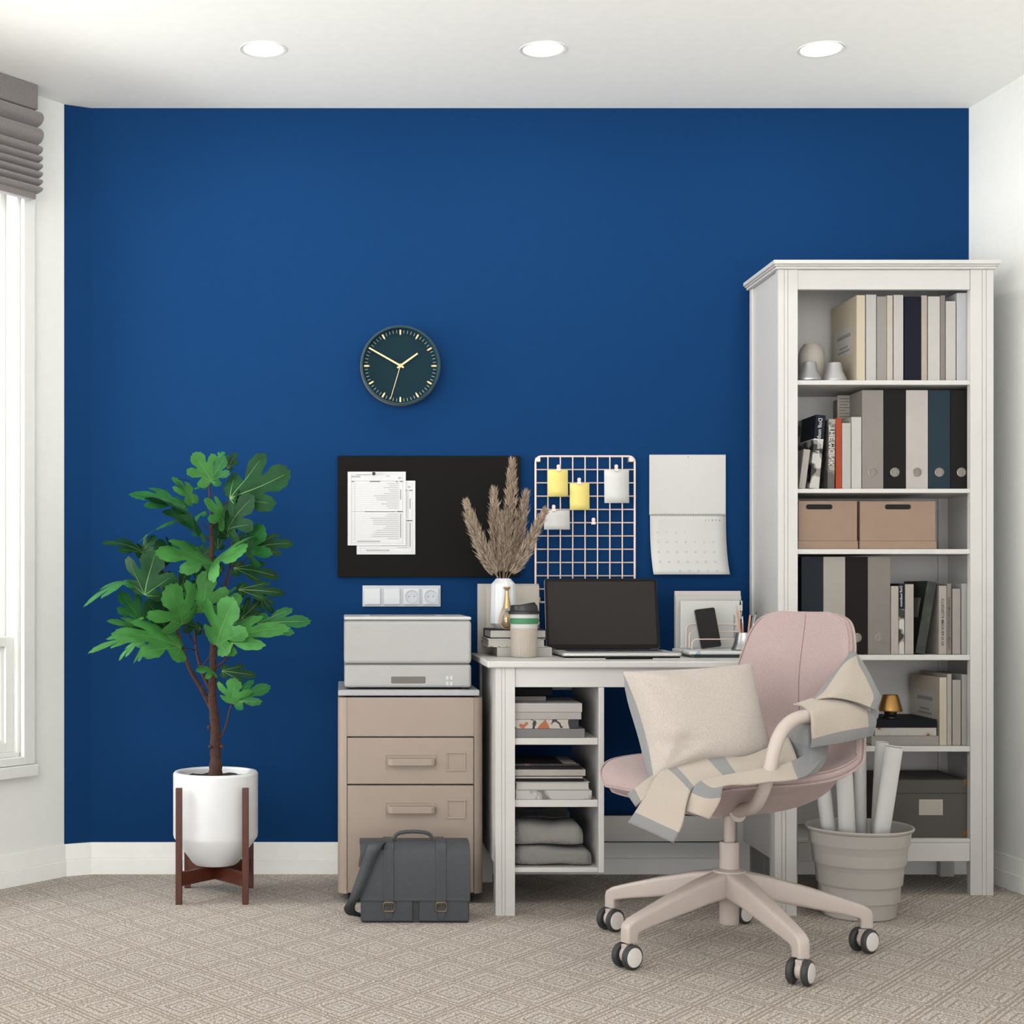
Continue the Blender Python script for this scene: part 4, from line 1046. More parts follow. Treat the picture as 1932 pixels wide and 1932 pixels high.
MB().cyl((SX0+.03, LY1-.006, hz), (SX1-.03, LY1-.006, hz), .0042, n=14).build('hinge', M_bez, lt)
# pen in front of the laptop
pe = MB(); a, b = P(1143, 1243.5, 4.32), P(1231, 1243, 4.33); a.z = b.z = zd+.0042
pe.cyl(a, b, .0042, n=14)
pe = tag(pe.build('pen', M_bez, loc=a.copy()), 'slim black pen lying on the desk in front of the laptop', 'pen')
# right hand group: dark book, white magazine, folders, letter rack, phone, pen cup
nx0, nx1 = X(1309, 4.42), 1.283
lying('flat dark covered book on the desk right of the laptop', nx0, nx1, zd, zd+.0075, 4.42, .23, '#33383a', None)
mz = MB(); mz.box(X(1298, 4.44), nx1-.002, 4.424, 4.655, zd+.0081, zd+.0185)
P_mag3 = printed('white magazine with blue print', '#e6e7e7', '#e6e7e7', '#a9bccb', 16, (.5, .6), 9)
tag(mz.build('magazine', P_mag3, loc=Vector((1.15, 4.54, zd+.0081)), bevel=.003), 'white magazine with pale blue print lying on the flat dark book', 'magazine')
zm = zd+.0191
def panel(name, label, cat, x0, x1, y0, d, th, mm):
    a, b = X(x0, d), X(x1, d)
    o = MB().box(a, b, d, d+th, zm if d < 4.65 else zd, Z(y0, d)).build(name, mm, loc=Vector(((a+b)/2, d, zd)), bevel=.0012); return tag(o, label, cat)
M_card2 = mat('pinkish white card', '#d6cfca', .8); M_card3 = mat('white card', '#dcdcd8', .75)
panel('folder', 'tallest off-white folder standing at the back right of the desk', 'folder', 1273.5, 1397.5, 1115, 4.70, .012, M_card2)
panel('folder', 'second off-white folder standing at the back right, just in front of the tallest', 'folder', 1275, 1398.5, 1124.5, 4.685, .012, mat('grey white card', '#d2d0cc', .8))
o = panel('document_case', 'white document case standing in the rose gold rack behind the phone', 'document case', 1284, 1401, 1133.5, 4.642, .011, M_card3)
tx = MB()
rnd = random.Random(3)
for i in range(16):
    y = 1160+i*3; w_ = rnd.uniform(2, 4)
    tx.box(X(1384, 4.642), X(1384+w_, 4.642), 4.6412, 4.6418, Z(y+2, 4.642), Z(y, 4.642))
tx.build('side_print', M_print, o)
# rack
rk = thing('letter_rack', 'rose gold wire letter rack with three nested loops', 'letter rack', P(1345, 1226, 4.60))
def loop(x0, x1, ytop, d, name='loop'):
    a, b, h = X(x0, d), X(x1, d), Z(ytop, d); r_ = .015; z0 = zm+.002
    pts = [(a, d, z0)]+[(a+r_-r_*math.cos(R(18*q)), d, h-r_+r_*math.sin(R(18*q))) for q in range(6)]+[(b-r_+r_*math.sin(R(18*q)), d, h-r_+r_*math.cos(R(18*q))) for q in range(6)]+[(b, d, z0)]
    MB().tube(pts, .0018, 8).build('loop', M_rose, rk)
loop(1294.5, 1394, 1178, 4.630); loop(1300.5, 1398, 1191.5, 4.595); loop(1305.5, 1400, 1206, 4.56)
for x in (X(1294.5, 4.63)+.001, X(1394, 4.63)-.001):
    MB().tube([(x, 4.63, zm+.002), (x, 4.558, zm+.002)], .0018, 8).build('base_rail', M_rose, rk)
# phone
pn = Vector((0, -math.cos(R(12)), math.sin(R(12)))); pu = Vector((-.13, math.sin(R(12)), math.cos(R(12)))).normalized(); pxx = pu.cross(pn).normalized()*-1
if pxx.x < 0: pxx = -pxx
pc_ = P(1334.5, 1185.5, 4.577)
ph = thing('phone', 'black smartphone leaning in the rose gold rack', 'phone', Vector((pc_.x, pc_.y, zm)))
pw, phh = .0635, .122
MB().prism(rr(pw, phh, .006, 4), pc_, pxx, pu, pn*.0065, 0, True).build('body', mat('graphite phone edge', '#8d8b89', .35, metal=.5), ph, bevel=.001)
MB().prism(rr(pw-.002, phh-.002, .0055, 4), pc_+pn*.0065, pxx, pu, pn*.0006).build('screen', mat('phone screen', '#191414', .4, spec=.2), ph)
# pen cup
k = 4.50/FPX; pc2 = Vector((X(1405.5, 4.50), 4.50, zm))
pcup = thing('pen_cup', 'flared silver metal pen cup with brushes beside the phone', 'pen cup', pc2)
zc = lambda y: Z(y, 4.50)
ptop = zm+.052
MB().lathe([(24.5*k, zm), (25.3*k, zm+.003), (25*k, zm+.005), (21.5*k, zm+.016), (18.6*k, zm+.032), (16.6*k, ptop), (15.8*k, ptop), (16.5*k, zm+.03), (17*k, zm+.006), (0, zm+.006)], (pc2.x, pc2.y, 0), 48).build('shell', M_steel, pcup, sharp=30)
M_pencil = mat('natural wood pencil', '#cfa182', .6); M_bris = mat('black bristles', '#141213', .9); M_fer = mat('silver ferrule', '#b9bcc2', .3, metal=.8)
def stick(name, label, cat, tip, foot, r, parts):
    a, b = P(*foot, 4.50), P(*tip, 4.50); a.z = max(a.z, zm+.007)
    a.y += parts.get('dy', 0); b.y += parts.get('dy', 0)*1.5
    t = thing(name, label, cat, a, group='brushes and pencils in the silver cup')
    f = parts['split']
    for (nm, mm, r0, r1), (u0, u1) in zip(parts['p'], zip(f[:-1], f[1:])):
        MB().tube([a.lerp(b, u0), a.lerp(b, (u0+u1)/2), a.lerp(b, u1)], [r0*r, (r0+r1)/2*r, r1*r], 8).build(nm, mm, t)
stick('pencil', 'natural wood pencil leaning left in the silver cup', 'pencil', (1387.5, 1143), (1398, 1212), .0034, {'split': [0, .85, .98, 1], 'p': [('shaft', M_pencil, 1, 1), ('point', mat('bare wood', '#d8b492', .7), 1, .3), ('lead', M_bris, .3, .1)], 'dy': -.008})
stick('paint_brush', 'thin brush with black bristles standing upright at the back of the silver cup', 'brush', (1399.5, 1132), (1402, 1212), .0024, {'split': [0, .55, .72, .74, .88, 1], 'p': [('handle', M_bris, .8, 1), ('ferrule', M_fer, 1, 1), ('collar', M_bris, 1.1, 1.1), ('handle', M_fer, .5, .5), ('bristles', M_bris, 1.2, .3)], 'dy': .012})
stick('paint_brush', 'wooden brush with a grey ferrule in the middle of the silver cup', 'brush', (1399.5, 1152), (1401, 1212), .003, {'split': [0, .62, .82, 1], 'p': [('handle', M_pencil, 1, 1), ('ferrule', M_fer, 1, .7), ('bristles', M_bris, .9, .3)], 'dy': -.004})
stick('pencil', 'wooden stick standing right of centre in the silver cup', 'pencil', (1414, 1160), (1409, 1212), .0032, {'split': [0, 1], 'p': [('shaft', M_pencil, 1, 1)], 'dy': -.006})
stick('paint_brush', 'wide flat black brush in the silver cup', 'brush', (1419, 1161), (1411, 1212), .0042, {'split': [0, .35, 1], 'p': [('handle', M_pencil, .6, .6), ('bristles', M_bris, .6, 1)], 'dy': .006})
stick('paint_brush', 'slim brush leaning right out of the silver cup', 'brush', (1427.5, 1152), (1411, 1212), .002, {'split': [0, .55, .88, 1], 'p': [('handle', M_pencil, 1, 1), ('ferrule', M_fer, .8, .6), ('bristles', M_bris, .9, .2)], 'dy': -.002})

# ------------------------------------------------------------------ bookcase
BF = 4.52; BB = 4.838
bc = thing('bookcase', 'tall white open bookcase with five shelves and a moulded top', 'bookcase', (1.627, (BF+BB)/2, 0))
pl0, pl1, pr0, pr1 = X(1468, BF), X(1505, BF), X(1831, BF), X(1874.4, BF)
zct = 1.8965; zcb = 1.872
crown = MB()
cx0_, cx1_ = X(1460, 4.497), X(1890, 4.497)
cxm0, cxm1 = pl0, pr1
for x0, x1, y0, z0, z1 in ((cx0_, cx1_, 4.497, zct-.012, zct), (cx0_+.005, cx1_-.005, 4.503, zct-.017, zct-.012), (cx0_+.010, cx1_-.010, 4.509, zcb, zct-.017)):
    crown.box(x0, x1, y0, BB+.003, z0, z1)
furn(crown, 'crown', bc)
grooved_leg('front_post', pl0, pl1, BF, BF+.024, 0, zcb-.0003, bc, True)
grooved_leg('front_post', pr0, pr1, BF, BF+.024, 0, zcb-.0003, bc, False)
for x in (pl0, pr1-.045): furn(MB().box(x, x+.045, BB-.03, BB, 0, zcb-.0003), 'rear_post', bc)
for x in (pl0+.006, pr1-.022): furn(MB().box(x, x+.016, BF+.0245, BB-.0305, .10, zcb-.0003), 'side_panel', bc)
furn(MB().box(pl1+.0004, pr0-.0004, BF+.002, BF+.02, Z(546, BF), zcb-.0003), 'top_rail', bc)
furn(MB().box(pl1+.0004, pr0-.0004, BF+.002, BF+.02, .1005, .1555), 'bottom_rail', bc)
bx0_, bx1_ = pl0+.0225, pr1-.0225
furn(MB().box(bx0_, bx1_, BB-.020, BB-.012, .16, zcb-.0003), 'back_panel', bc)
mb = MB()
for x0, x1 in ((bx0_, bx0_+.028), (bx1_-.028, bx1_)): mb.box(x0, x1, BB-.028, BB-.0204, .17, zcb-.001)
mb.build('back_batten', M_furn, bc)
SHZ = {1: (1.5275, 1.5415), 2: (1.2035, 1.2165), 3: (1.0205, 1.0355), 4: (.7025, .7185), 5: (.4285, .4445), 6: (.156, .1675)}
for q in SHZ:
    z0, z1 = SHZ[q]
    furn(MB().box(bx0_, bx1_, BF+.005 if q < 6 else BF+.003, BB-.0285, z0, z1), 'shelf', bc)
    if q < 6: pass
# the shelf fronts run between the posts; the visible inner faces are the side panels
# ---- shelf one
z1_ = SHZ[1][1]; D = 4.5485; G = 'books on the top shelf of the bookcase'; DD = .22
t = standing('large cream book at the left end of the row on the top shelf', 1616, 1632.5, 557, z1_, D, .235, '#d6c9b2', G)
tx = MB(); fx = X(1616, D)-.0002
def sidetext(mb, s, yy, zz_, size): mb.text(s, (fx, yy, zz_), (0, -1, 0), ZA, size)
MB().box(fx, fx+.0003, D+.04, D+.20, Z(662, D), Z(610, D)).build('title_panel', mat('pale title panel', '#d3cfc8', .8), t)
tx = MB(); fx -= .0003
for s, zz_, sz in (('SOMEONE', Z(627, D), .026),): sidetext(tx, s, D+.12, zz_, sz)
tx = MB()
for yy0, yy1, zz_, h in ((.055, .185, Z(628, D), .011), (.08, .16, Z(647, D), .006), (.06, .18, Z(655, D), .006)):
    n_ = int((yy1-yy0)/.011)
    for i in range(n_): tx.box(fx, fx+.0002, D+yy0+i*.011, D+yy0+i*.011+.0075, zz_, zz_+h)
tx.build('title', M_print, t)
for x0, x1, yt, c, l in ((1634, 1653.5, 556, '#c8c5c1', 'white book just right of the large cream book on the top shelf'), (1654.5, 1673, 559.5, '#a19c97', 'grey book on the top shelf'),
                         (1673.5, 1684.5, 557.5, '#cdc3b6', 'thin cream book right of the grey one on the top shelf'), (1686, 1704.5, 556.5, '#c9c5c0', 'white book left of the navy one on the top shelf'),
                         (1706, 1738, 560, '#0b1024', 'thick navy book on the top shelf'), (1738.5, 1749.5, 557.5, '#bcb1a6', 'thin beige book right of the navy one on the top shelf'),
                         (1751, 1773.5, 559.5, '#cfcbc6', 'white book right of the thin beige book on the top shelf'), (1774, 1783.5, 557.5, '#8d8681', 'thin dark grey book on the top shelf'),
                         (1784.5, 1803.5, 568.5, '#cdc9c5', 'shortest white book in the row on the top shelf'), (1805, 1827.5, 553, '#c9c9cc', 'tall bluish white book at the right end of the top shelf')):
    standing(l, x0, x1, yt, z1_, D, DD-random.random()*.03, c, G)
def cone_lamp(name, label, cat, px, dd, prof, mm, zsh, extra=None):
    c = Vector((X(px, dd), dd, zsh+.0006)); k = dd/FPX
    t = thing(name, label, cat, c)
    MB().lathe([(r*k, c.z+h*k) for r, h in prof], (c.x, c.y, 0), 48).build('body', mm, t, sharp=30); return t
M_silv = mat('satin silver', '#c3c3c4', .35, metal=.75)
coneP = [(20, 0), (22, 1.5), (22.3, 5), (21, 8), (15.5, 20), (13, 33), (12.6, 35.5), (11.5, 36.5), (0, 36.5)]
cone_lamp('metal_cup', 'small flared silver metal cup in front of the white vessel on the top shelf', 'cup', 1527, 4.56, coneP, M_silv, z1_)
cone_lamp('metal_cup', 'small flared silver metal cup beside the large cream book on the top shelf', 'cup', 1574, 4.575, coneP, mat('satin light silver', '#c9c9c9', .42, metal=.5), z1_)
cone_lamp('white_vessel', 'tall white rounded vessel at the left end of the top shelf', 'vase', 1530.5, 4.665, [(20, 0), (23, 2), (24.2, 8), (24.2, 50), (23, 62), (20, 71), (15, 77.5), (14, 79), (0, 79.5)], mat('warm white plastic', '#cfc7bc', .6), z1_)
# ---- shelf two
z2_ = SHZ[2][1]; D = 4.5475; G = 'books on the second shelf of the bookcase'
def leaning(label, x0b, w, h, lean, d0, depth, col, zsh, G, **k):
    a = R(lean); az = Vector((math.sin(a), 0, math.cos(a))); ax_ = Vector((math.cos(a), 0, -math.sin(a)))
    o = Vector((X(x0b, d0), d0, zsh+.0008))+ZA*(w*math.sin(a) if a > 0 else 0)
    return book('book', label, o, ax_, YA, az, w, depth, h, col, G, **k), o, ax_, az
leaning('white book leaning at the left end of the second shelf', 1507.2, .0195, Z(846, D)-z2_-.004, 7.5, D, .17, '#b9b2ab', z2_, G)
P_bw = printed('black and white photo cover', '#0d0c0c', '#8f8a84', '#cfcac4', 26, (.45, .52), 4)
t, o, ax_, az = leaning('navy topped black and white book leaning right on the second shelf', 1527.5, .0285, .222, 5.2, D+.001, .2, P_bw, z2_, G)
h_ = .222
nb = MB(); nb.obox(o+az*.15-YA*.0004-ax_*.0003, ax_*.0288, YA*.14, az*.0722); nb.build('navy_band', mat('navy cover', '#0e1428', .6, spec=.2), t)
ln = MB(); ln.obox(o+az*.147-YA*.0007-ax_*.0004, ax_*.029, YA*.14, az*.0028); ln.build('white_line', M_paper, t)
tx = MB(); tx.text('Dolf nudmens Lein', o+az*.150-YA*.0009+ax_*.014, -az, -ax_, .0165)
tx.build('title', mat('white print', '#d8d6d2', .8), t)
P_monk = printed('grey sketch cover', '#56524c', '#77716a', '#a39b91', 24, (.45, .60), 6)
t, o, ax_, az = leaning('grey book titled THE MONK in white letters on the second shelf', 1561.5, .0205, Z(791, D)-z2_, 1.0, D, .2, P_monk, z2_, G)
tx = MB(); tx.text('THE MONK', o+az*(Z(842, D)-z2_)-YA*.0006+ax_*.0105, -az, -ax_, .0235); tx.build('title', mat('white print', '#e4e2de', .8, alb=.8), t)
standing('orange book on the second shelf', 1577, 1588, 789, z2_, D, .2, '#b04a2c', G)
standing('shorter white book right of the orange one on the second shelf', 1588.8, 1605.5, 798.5, z2_, D, .2, '#c3bfba', G)
standing('taller white book beside the grey binder on the second shelf', 1606.5, 1625.5, 787, z2_, D, .2, '#cdc9c4', G)
M_ring = mat('binder hole rim', '#a6a29d', .35, metal=.7); M_holein = mat('binder hole inside', '#8d857c', .6, vary=.5, vscale=60, stretch=(3, 1, .1))  # stripes put the half-lit bands of the hole into its colour
def binder(label, x0, x1, ytop, zsh, d0, col, G, holey=None, holex=None):
    a, b = X(x0, d0), X(x1, d0); zt_ = Z(ytop, d0)
    t = book('binder', label, (a+.0003, d0, zsh+.0006), XA, YA, ZA, b-a-.0006, .27, zt_-zsh-.0006, col, G, cat='binder')
    c = Vector(((a+b)/2 if holex is None else X(holex, d0), d0-.0002, Z(holey, d0)))
    h = MB().lathe([(.0138, -.0002), (.0138, .0010), (.0122, .0014), (.0118, 0)], c, 32, axis=(0, -1, 0), caps=False).build('hole_ring', M_ring, t)
    MB().lathe([(.0119, .0003), (0, .0003)], c, 32, axis=(0, -1, 0), caps=False).build('hole', M_holein, h)
G2 = 'binders on the second shelf of the bookcase'
D = 4.5475
binder('light grey binder on the second shelf, leftmost of its row', 1626.5, 1667, 736, z2_, D, '#98918b', G2, 891)
binder('black binder second from left in the row on the second shelf', 1667.5, 1709, 736, z2_, D, '#15110e', G2, 891)
binder('white binder in the middle of the row on the second shelf', 1709.5, 1751, 736, z2_, D, '#c6bfba', G2, 891)
binder('slate blue binder on the second shelf', 1751.5, 1793, 736, z2_, D, '#243642', G2, 891)
binder('dark brown binder at the right end of the second shelf', 1793.5, 1829, 736, z2_, D, '#15110e', G2, 891, 1814)
dc = thing('document', 'printed sheet standing behind the orange book on the second shelf', 'paper', P(1592, 910, 4.74))
a, b = P(1572, 921, 4.70), P(1612, 748, 4.70)
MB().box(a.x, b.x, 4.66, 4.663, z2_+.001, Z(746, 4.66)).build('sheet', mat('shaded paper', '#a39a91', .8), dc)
g = MB(); rnd = random.Random(9)
for i in range(9):
    zz_ = Z(752+i*5.5, 4.66); g.box(a.x+.006, a.x+.006+rnd.uniform(.02, .05), 4.6594, 4.66, zz_-.0018, zz_)
g.build('print_lines', mat('mid grey print', '#5c5650', .9), dc)
# ---- shelf three: kraft boxes
M_kraft = mat('kraft board', '#a68b77', .75, vary=.03); M_slot = mat('box hole', '#0b0908', .9)
z3_ = SHZ[3][1]
def kraft(label, x0, x1, ytop, hx0, hx1, d0=4.5475):
    a, b = X(x0, d0), X(x1, d0); zt_ = Z(ytop, d0)
    t = thing('storage_box', label, 'box', ((a+b)/2, d0+.12, z3_+.0006), group='kraft boxes on the third shelf of the bookcase')
    zr = Z(1020.5, d0)
    q = MB(); h0, h1, hz0, hz1 = X(hx0, d0), X(hx1, d0), Z(961, d0), Z(951.5, d0)
    q.box(a+.002, b-.002, d0+.002, d0+.24, zr+.0002, zt_)
    q.build('body', M_kraft, t, bevel=.0012)
    MB().box(a, b, d0, d0+.245, z3_+.0006, zr).build('lid', M_kraft, t, bevel=.0012)
    MB().prism(rr(h1-h0, hz1-hz0, (hz1-hz0)/2-.0002, 6), ((h0+h1)/2, d0+.0021, (hz0+hz1)/2), XA, ZA, (0, -.0006, 0)).build('hand_hole', M_slot, t)
kraft('kraft cardboard box with a hand hole at the left of the third shelf', 1505.8, 1619, 945, 1521, 1571)
kraft('kraft cardboard box with a hand hole at the right of the third shelf', 1622, 1767, 945.5, 1670, 1719)
# ---- shelf four
z4_ = SHZ[4][1]; D = 4.5475; G4 = 'binders on the fourth shelf of the bookcase'
binder('slate blue binder at the left end of the fourth shelf', 1512, 1553, 1050.5, z4_, D, '#1d252d', G4, 1203)
binder('white binder on the fourth shelf behind the chair back', 1553.5, 1595, 1050.5, z4_, D, '#b3aca5', G4, 1203)
binder('dark brown binder on the fourth shelf', 1595.5, 1637, 1050.5, z4_, D, '#130c0a', G4, 1203, 1617)
binder('grey binder at the right of the row on the fourth shelf', 1637.5, 1680, 1050.5, z4_, D, '#8e8780', G4, 1203, 1659.5)
G = 'books on the fourth shelf of the bookcase'; D = 4.548
standing('white book beside the grey binder on the fourth shelf', 1681, 1695.5, 1106, z4_, D, .2, '#bcb4aa', G)
t = standing('black and white spined book on the fourth shelf', 1696, 1706.5, 1101.5, z4_, D, .2, P_bw, G)
MB().box(X(1695.9, D), X(1706.6, D), D-.0006, D+.1, Z(1149, D), Z(1101, D)).build('navy_band', MATS['navy cover'], t)
tx = MB(); tx.text('Dolf nudmens', (X(1700, D), D-.0012, Z(1125, D)), -ZA, -XA, .0110); tx.build('title', MATS['white print'], t)
standing('white book left of the leaning dark green book on the fourth shelf', 1707.5, 1724, 1102.5, z4_, D, .2, '#bab2aa', G)
P_gr = printed('dark green photo cover', '#0f0e0d', '#1c2417', '#2a3a1e', 18, (.48, .6), 8)
t, o, ax_, az = leaning('dark green photo book leaning right on the fourth shelf', 1727.5, .028, .2195, 9.5, D, .19, P_gr, z4_, G)
pl_ = MB(); pl_.obox(o+az*.108-ax_*.0004-YA*.0002+YA*.03, ax_*-.0004, YA*.11, az*.06); pl_.build('cover_plate', mat('pale cover plate', '#8f8a80', .7), t)
standing('white book with a black upright title on the fourth shelf', 1771.5, 1786, 1105.5, z4_, D, .2, '#b7afa7', G)
t2 = [o_ for o_ in COL.objects if o_.get('label') == 'white book with a black upright title on the fourth shelf'][0]
tx = MB(); tx.text('OTADIELLA MECH BA N VX', (X(1778.7, D), D-.0006, Z(1174, D)), -ZA, -XA, .0115); tx.build('title', M_ink, t2)
t = standing('grey book with a dense vertical pattern on the fourth shelf', 1786.5, 1795, 1101.5, z4_, D, .2, '#938a82', G)
tx = MB(); tx.text('XWVOMXNHOWNXWVOMXNHO', (X(1790.7, D), D-.0006, Z(1176, D)), -ZA, -XA, .0100); tx.build('title', mat('dark grey ink', '#4b4743', .8), t)
standing('shorter light grey book near the right end of the fourth shelf', 1797, 1812.5, 1111, z4_, D, .2, '#aea69e', G)
standing('bluish white book at the right end of the fourth shelf', 1814, 1829, 1101.5, z4_, D, .2, '#b3b0ae', G)
# ---- shelf five
z5_ = SHZ[5][1]; D = 4.5475; G = 'books on the fifth shelf of the bookcase'
x0, x1 = X(1644, D), X(1771.5, D)
lying('grey book at the bottom of the flat stack on the fifth shelf', x0, x1, z5_+.0006, z5_+.029, D, .22, '#a8a39d', G)
P_pat = printed('white cover with orange drawings', '#c9c2ba', '#bfb8b0', '#a8672f', 20, (.5, .585), 11)
lying('white book with orange drawings in the flat stack on the fifth shelf', x0+.012, x1-.006, z5_+.0296, z5_+.0535, D+.004, .2, P_pat, G)
lying('navy book at the top of the flat stack on the fifth shelf', x0+.012, x1-.005, z5_+.0541, z5_+.0785, D+.002, .2, '#090c16', G)
lamp = thing('gold_ornament', 'small gold flared ornament on a dark foot on the flat stack of books', 'ornament', (X(1680, 4.60), 4.60, z5_+.0791))
k = 4.60/FPX
MB().lathe([(15*k, z5_+.0791), (15*k, z5_+.083), (11*k, z5_+.090), (12*k, z5_+.1)], (X(1680, 4.6), 4.6, 0), 32).build('foot', mat('dark foot', '#1b1410', .4), lamp)
MB().lathe([(5*k, z5_+.1), (21.5*k, z5_+.1), (22*k, z5_+.103), (14*k, z5_+.148), (13*k, z5_+.15), (0, z5_+.15)], (X(1680, 4.6), 4.6, 0), 48).build('body', M_brass, lamp, sharp=30)
t = standing('large cream book standing beside the flat stack on the fifth shelf', 1772.5, 1786.5, 1278.5, z5_, D, .235, '#d3c8b6', G)
fx = X(1772.5, D)-.0002
MB().box(fx, fx+.0003, D+.04, D+.20, Z(1365, D), Z(1308, D)).build('title_panel', MATS['pale title panel'], t)
fx -= .0003; tx = MB()
for yy0, yy1, zz_, h in ((.055, .185, Z(1325, D), .011), (.08, .16, Z(1344, D), .006), (.06, .18, Z(1352, D), .006)):
    for i in range(int((yy1-yy0)/.011)): tx.box(fx, fx+.0002, D+yy0+i*.011, D+yy0+i*.011+.0075, zz_, zz_+h)
tx.build('title', M_print, t)
standing('white book right of the cream one on the fifth shelf', 1787, 1795.5, 1272, z5_, D, .22, '#bbb4ab', G)
standing('shorter white book near the right end of the fifth shelf', 1797, 1813, 1283, z5_, D, .2, '#b5aea6', G)
standing('tall light grey book at the right end of the fifth shelf', 1814.5, 1829, 1273, z5_, D, .2, '#b1adaa', G)
# ---- bottom: grey lidded box
z6_ = SHZ[6][1]; D = 4.545
a, b = X(1662, D), X(1829.5, D)
M_gbox = mat('grey box board', '#5a5550', .75); M_bcor = mat('brass corner', '#9a7240', .35, metal=.8)
gb_ = thing('lidded_box', 'dark grey storage box with a white label on the lowest bookcase shelf', 'box', ((a+b)/2, D+.12, z6_+.0006))
zl = Z(1497, D); zt_ = Z(1471.5, D)
MB().box(a+.002, b-.002, D+.002, D+.235, z6_+.0006, zl-.0003).build('body', M_gbox, gb_, bevel=.0015)
MB().box(a, b, D, D+.238, zl, zt_).build('lid', mat('grey box lid', '#57524e', .75), gb_, bevel=.0015)
l0, l1, lz0, lz1 = X(1734, D), X(1779, D), Z(1538, D), Z(1508.5, D)
lf = MB().box(l0, l1, D+.0003, D+.0022, lz0, lz1).build('label_holder', mat('cream label', '#cfc7bc', .7), gb_, bevel=.0005)
MB().box(l0+.003, l1-.004, D+.0001, D+.0004, lz0+.002, lz1-.003).build('card', mat('label card', '#c4bcb1', .8), lf)
for x0_, x1_, y0_, y1_ in ((1817, 1829.8, 1568, 1578), (1819, 1829.8, 1469.5, 1482)):
    MB().box(X(x0_, D), X(x1_, D), D-.0006, D+.012, max(Z(y1_, D), z6_+.0008), Z(y0_, D)).build('corner_guard', M_bcor, gb_, bevel=.0008)
# ------------------------------------------------------------------ waste bin with paper rolls
M_bin = mat('off white bin plastic', '#c9c3bb', .5)
bcx, bcy = X(1622, 4.24), 4.245
bn = thing('waste_bin', 'off-white ribbed waste bin holding paper rolls in front of the bookcase', 'bin', (bcx, bcy, 0))
zr = Z(1557, 4.245); R0, R1 = .0985, .1475
prof = [(R0-.004, .0005), (R0, .004)]
lv = [Z(1712, 4.14)+.004, Z(1679, 4.13), Z(1641, 4.12), Z(1604, 4.115)]
def rb_(z_): return R0+(R1-.012-R0)*(z_/zr)
for i, z_ in enumerate(lv):
    prof += [(rb_(z_)-.0022+.0012*i, z_-.0006), (rb_(z_)-.0034+.0012*i, z_-.0002), (rb_(z_)+.0030+.0012*i, z_+.0010)]
prof += [(R1-.008, zr-.012), (R1-.002, zr-.008), (R1, zr-.003), (R1-.002, zr), (R1-.005, zr-.001), (R1-.0085, zr-.010), (R0-.002, .008), (0, .008)]
MB().lathe(prof, (bcx, bcy, 0), 72).build('shell', M_bin, bn, sharp=25)
M_roll = mat('white paper roll', '#dcdad8', .7, alb=.75); M_rollin = mat('roll core shade', '#9a9794', .9)
def roll(label, foot, tip, r, d0, d1):
    a, b = P(*foot, d0), P(*tip, d1); a.z = .0095+abs(r)*.35
    t = thing('paper_roll', label, 'paper roll', a, group='white paper rolls in the waste bin')
    ax_ = (b-a); L = ax_.length
    MB().lathe([(r*.97, 0), (r, .001), (r, L-.001), (r*.985, L), (r*.93, L), (r*.93, L*.6), (0, L*.6)], a, 36, axis=ax_).build('sheet', M_roll, t, sharp=40)
    e = MB()
    u = ax_.normalized(); e1 = u.orthogonal().normalized(); e2 = u.cross(e1); pts = []
    for k in range(40):
        an = k*.42; rr_ = r*(.9-.012*k); pts.append(b-u*.001+e1*rr_*math.cos(an)+e2*rr_*math.sin(an))
    e.tube(pts, .0006, 4); e.build('rolled_edge', M_roll, t)
roll('white paper roll at the left of the bin with a dark edge', (1582, 1712), (1547, 1440), .0200, 4.255, 4.235)
roll('wide white paper roll left of centre in the bin', (1606, 1712), (1590, 1400), .0225, 4.215, 4.20)
roll('white paper roll standing straight in the middle of the bin', (1624, 1700), (1622, 1382), .0175, 4.27, 4.30)
roll('white paper roll leaning right at the back of the bin', (1648, 1700), (1664, 1400), .0180, 4.285, 4.255)
roll('rightmost white paper roll leaning right at the front of the bin', (1640, 1712), (1687, 1409), .0235, 4.22, 4.17)

# ------------------------------------------------------------------ swivel chair
M_pink = None
def fabric(name, c, rough=.95, scale=700, dark=.82, bump=.35):
    m = bpy.data.materials.new(name); m.use_nodes = True; nt = m.node_tree; b = nt.nodes['Principled BSDF']; b.inputs['Roughness'].default_value = rough
    b.inputs['Sheen Weight'].default_value = .15; b.inputs['Specular IOR Level'].default_value = .15
    tc = nt.nodes.new('ShaderNodeTexCoord'); n = nt.nodes.new('ShaderNodeTexNoise'); n.inputs['Scale'].default_value = scale; n.inputs['Detail'].default_value = 2
    nt.links.new(tc.outputs['Object'], n.inputs['Vector'])
    c = [x*ALB for x in lin(c)]
    cr = nt.nodes.new('ShaderNodeValToRGB'); e = cr.color_ramp.elements; e[0].position = .35; e[1].position = .65
    e[0].color = (*[x*dark for x in c], 1); e[1].color = (*[min(1, x*(2-dark)) for x in c], 1)
    nt.links.new(n.outputs['Fac'], cr.inputs[0]); nt.links.new(cr.outputs[0], b.inputs['Base Color'])
    bp = nt.nodes.new('ShaderNodeBump'); bp.inputs['Strength'].default_value = bump; bp.inputs['Distance'].default_value = .0015
    nt.links.new(n.outputs['Fac'], bp.inputs['Height']); nt.links.new(bp.outputs[0], b.inputs['Normal']); return m
M_pink = fabric('dusty pink upholstery', '#c8b0ad')
M_chw = mat('pinkish white metal', '#d9cac1', .4)
M_hub = mat('white wheel hub', '#ece6e1', .4, alb=.72)
M_tyre = mat('charcoal tyre', '#3c3d40', .6)
CH = Vector((.982, 3.83, 0)); CA = R(203)
ch = thing('office_chair', 'dusty pink upholstered swivel chair on a white five-star castor base', 'chair', CH, CA)
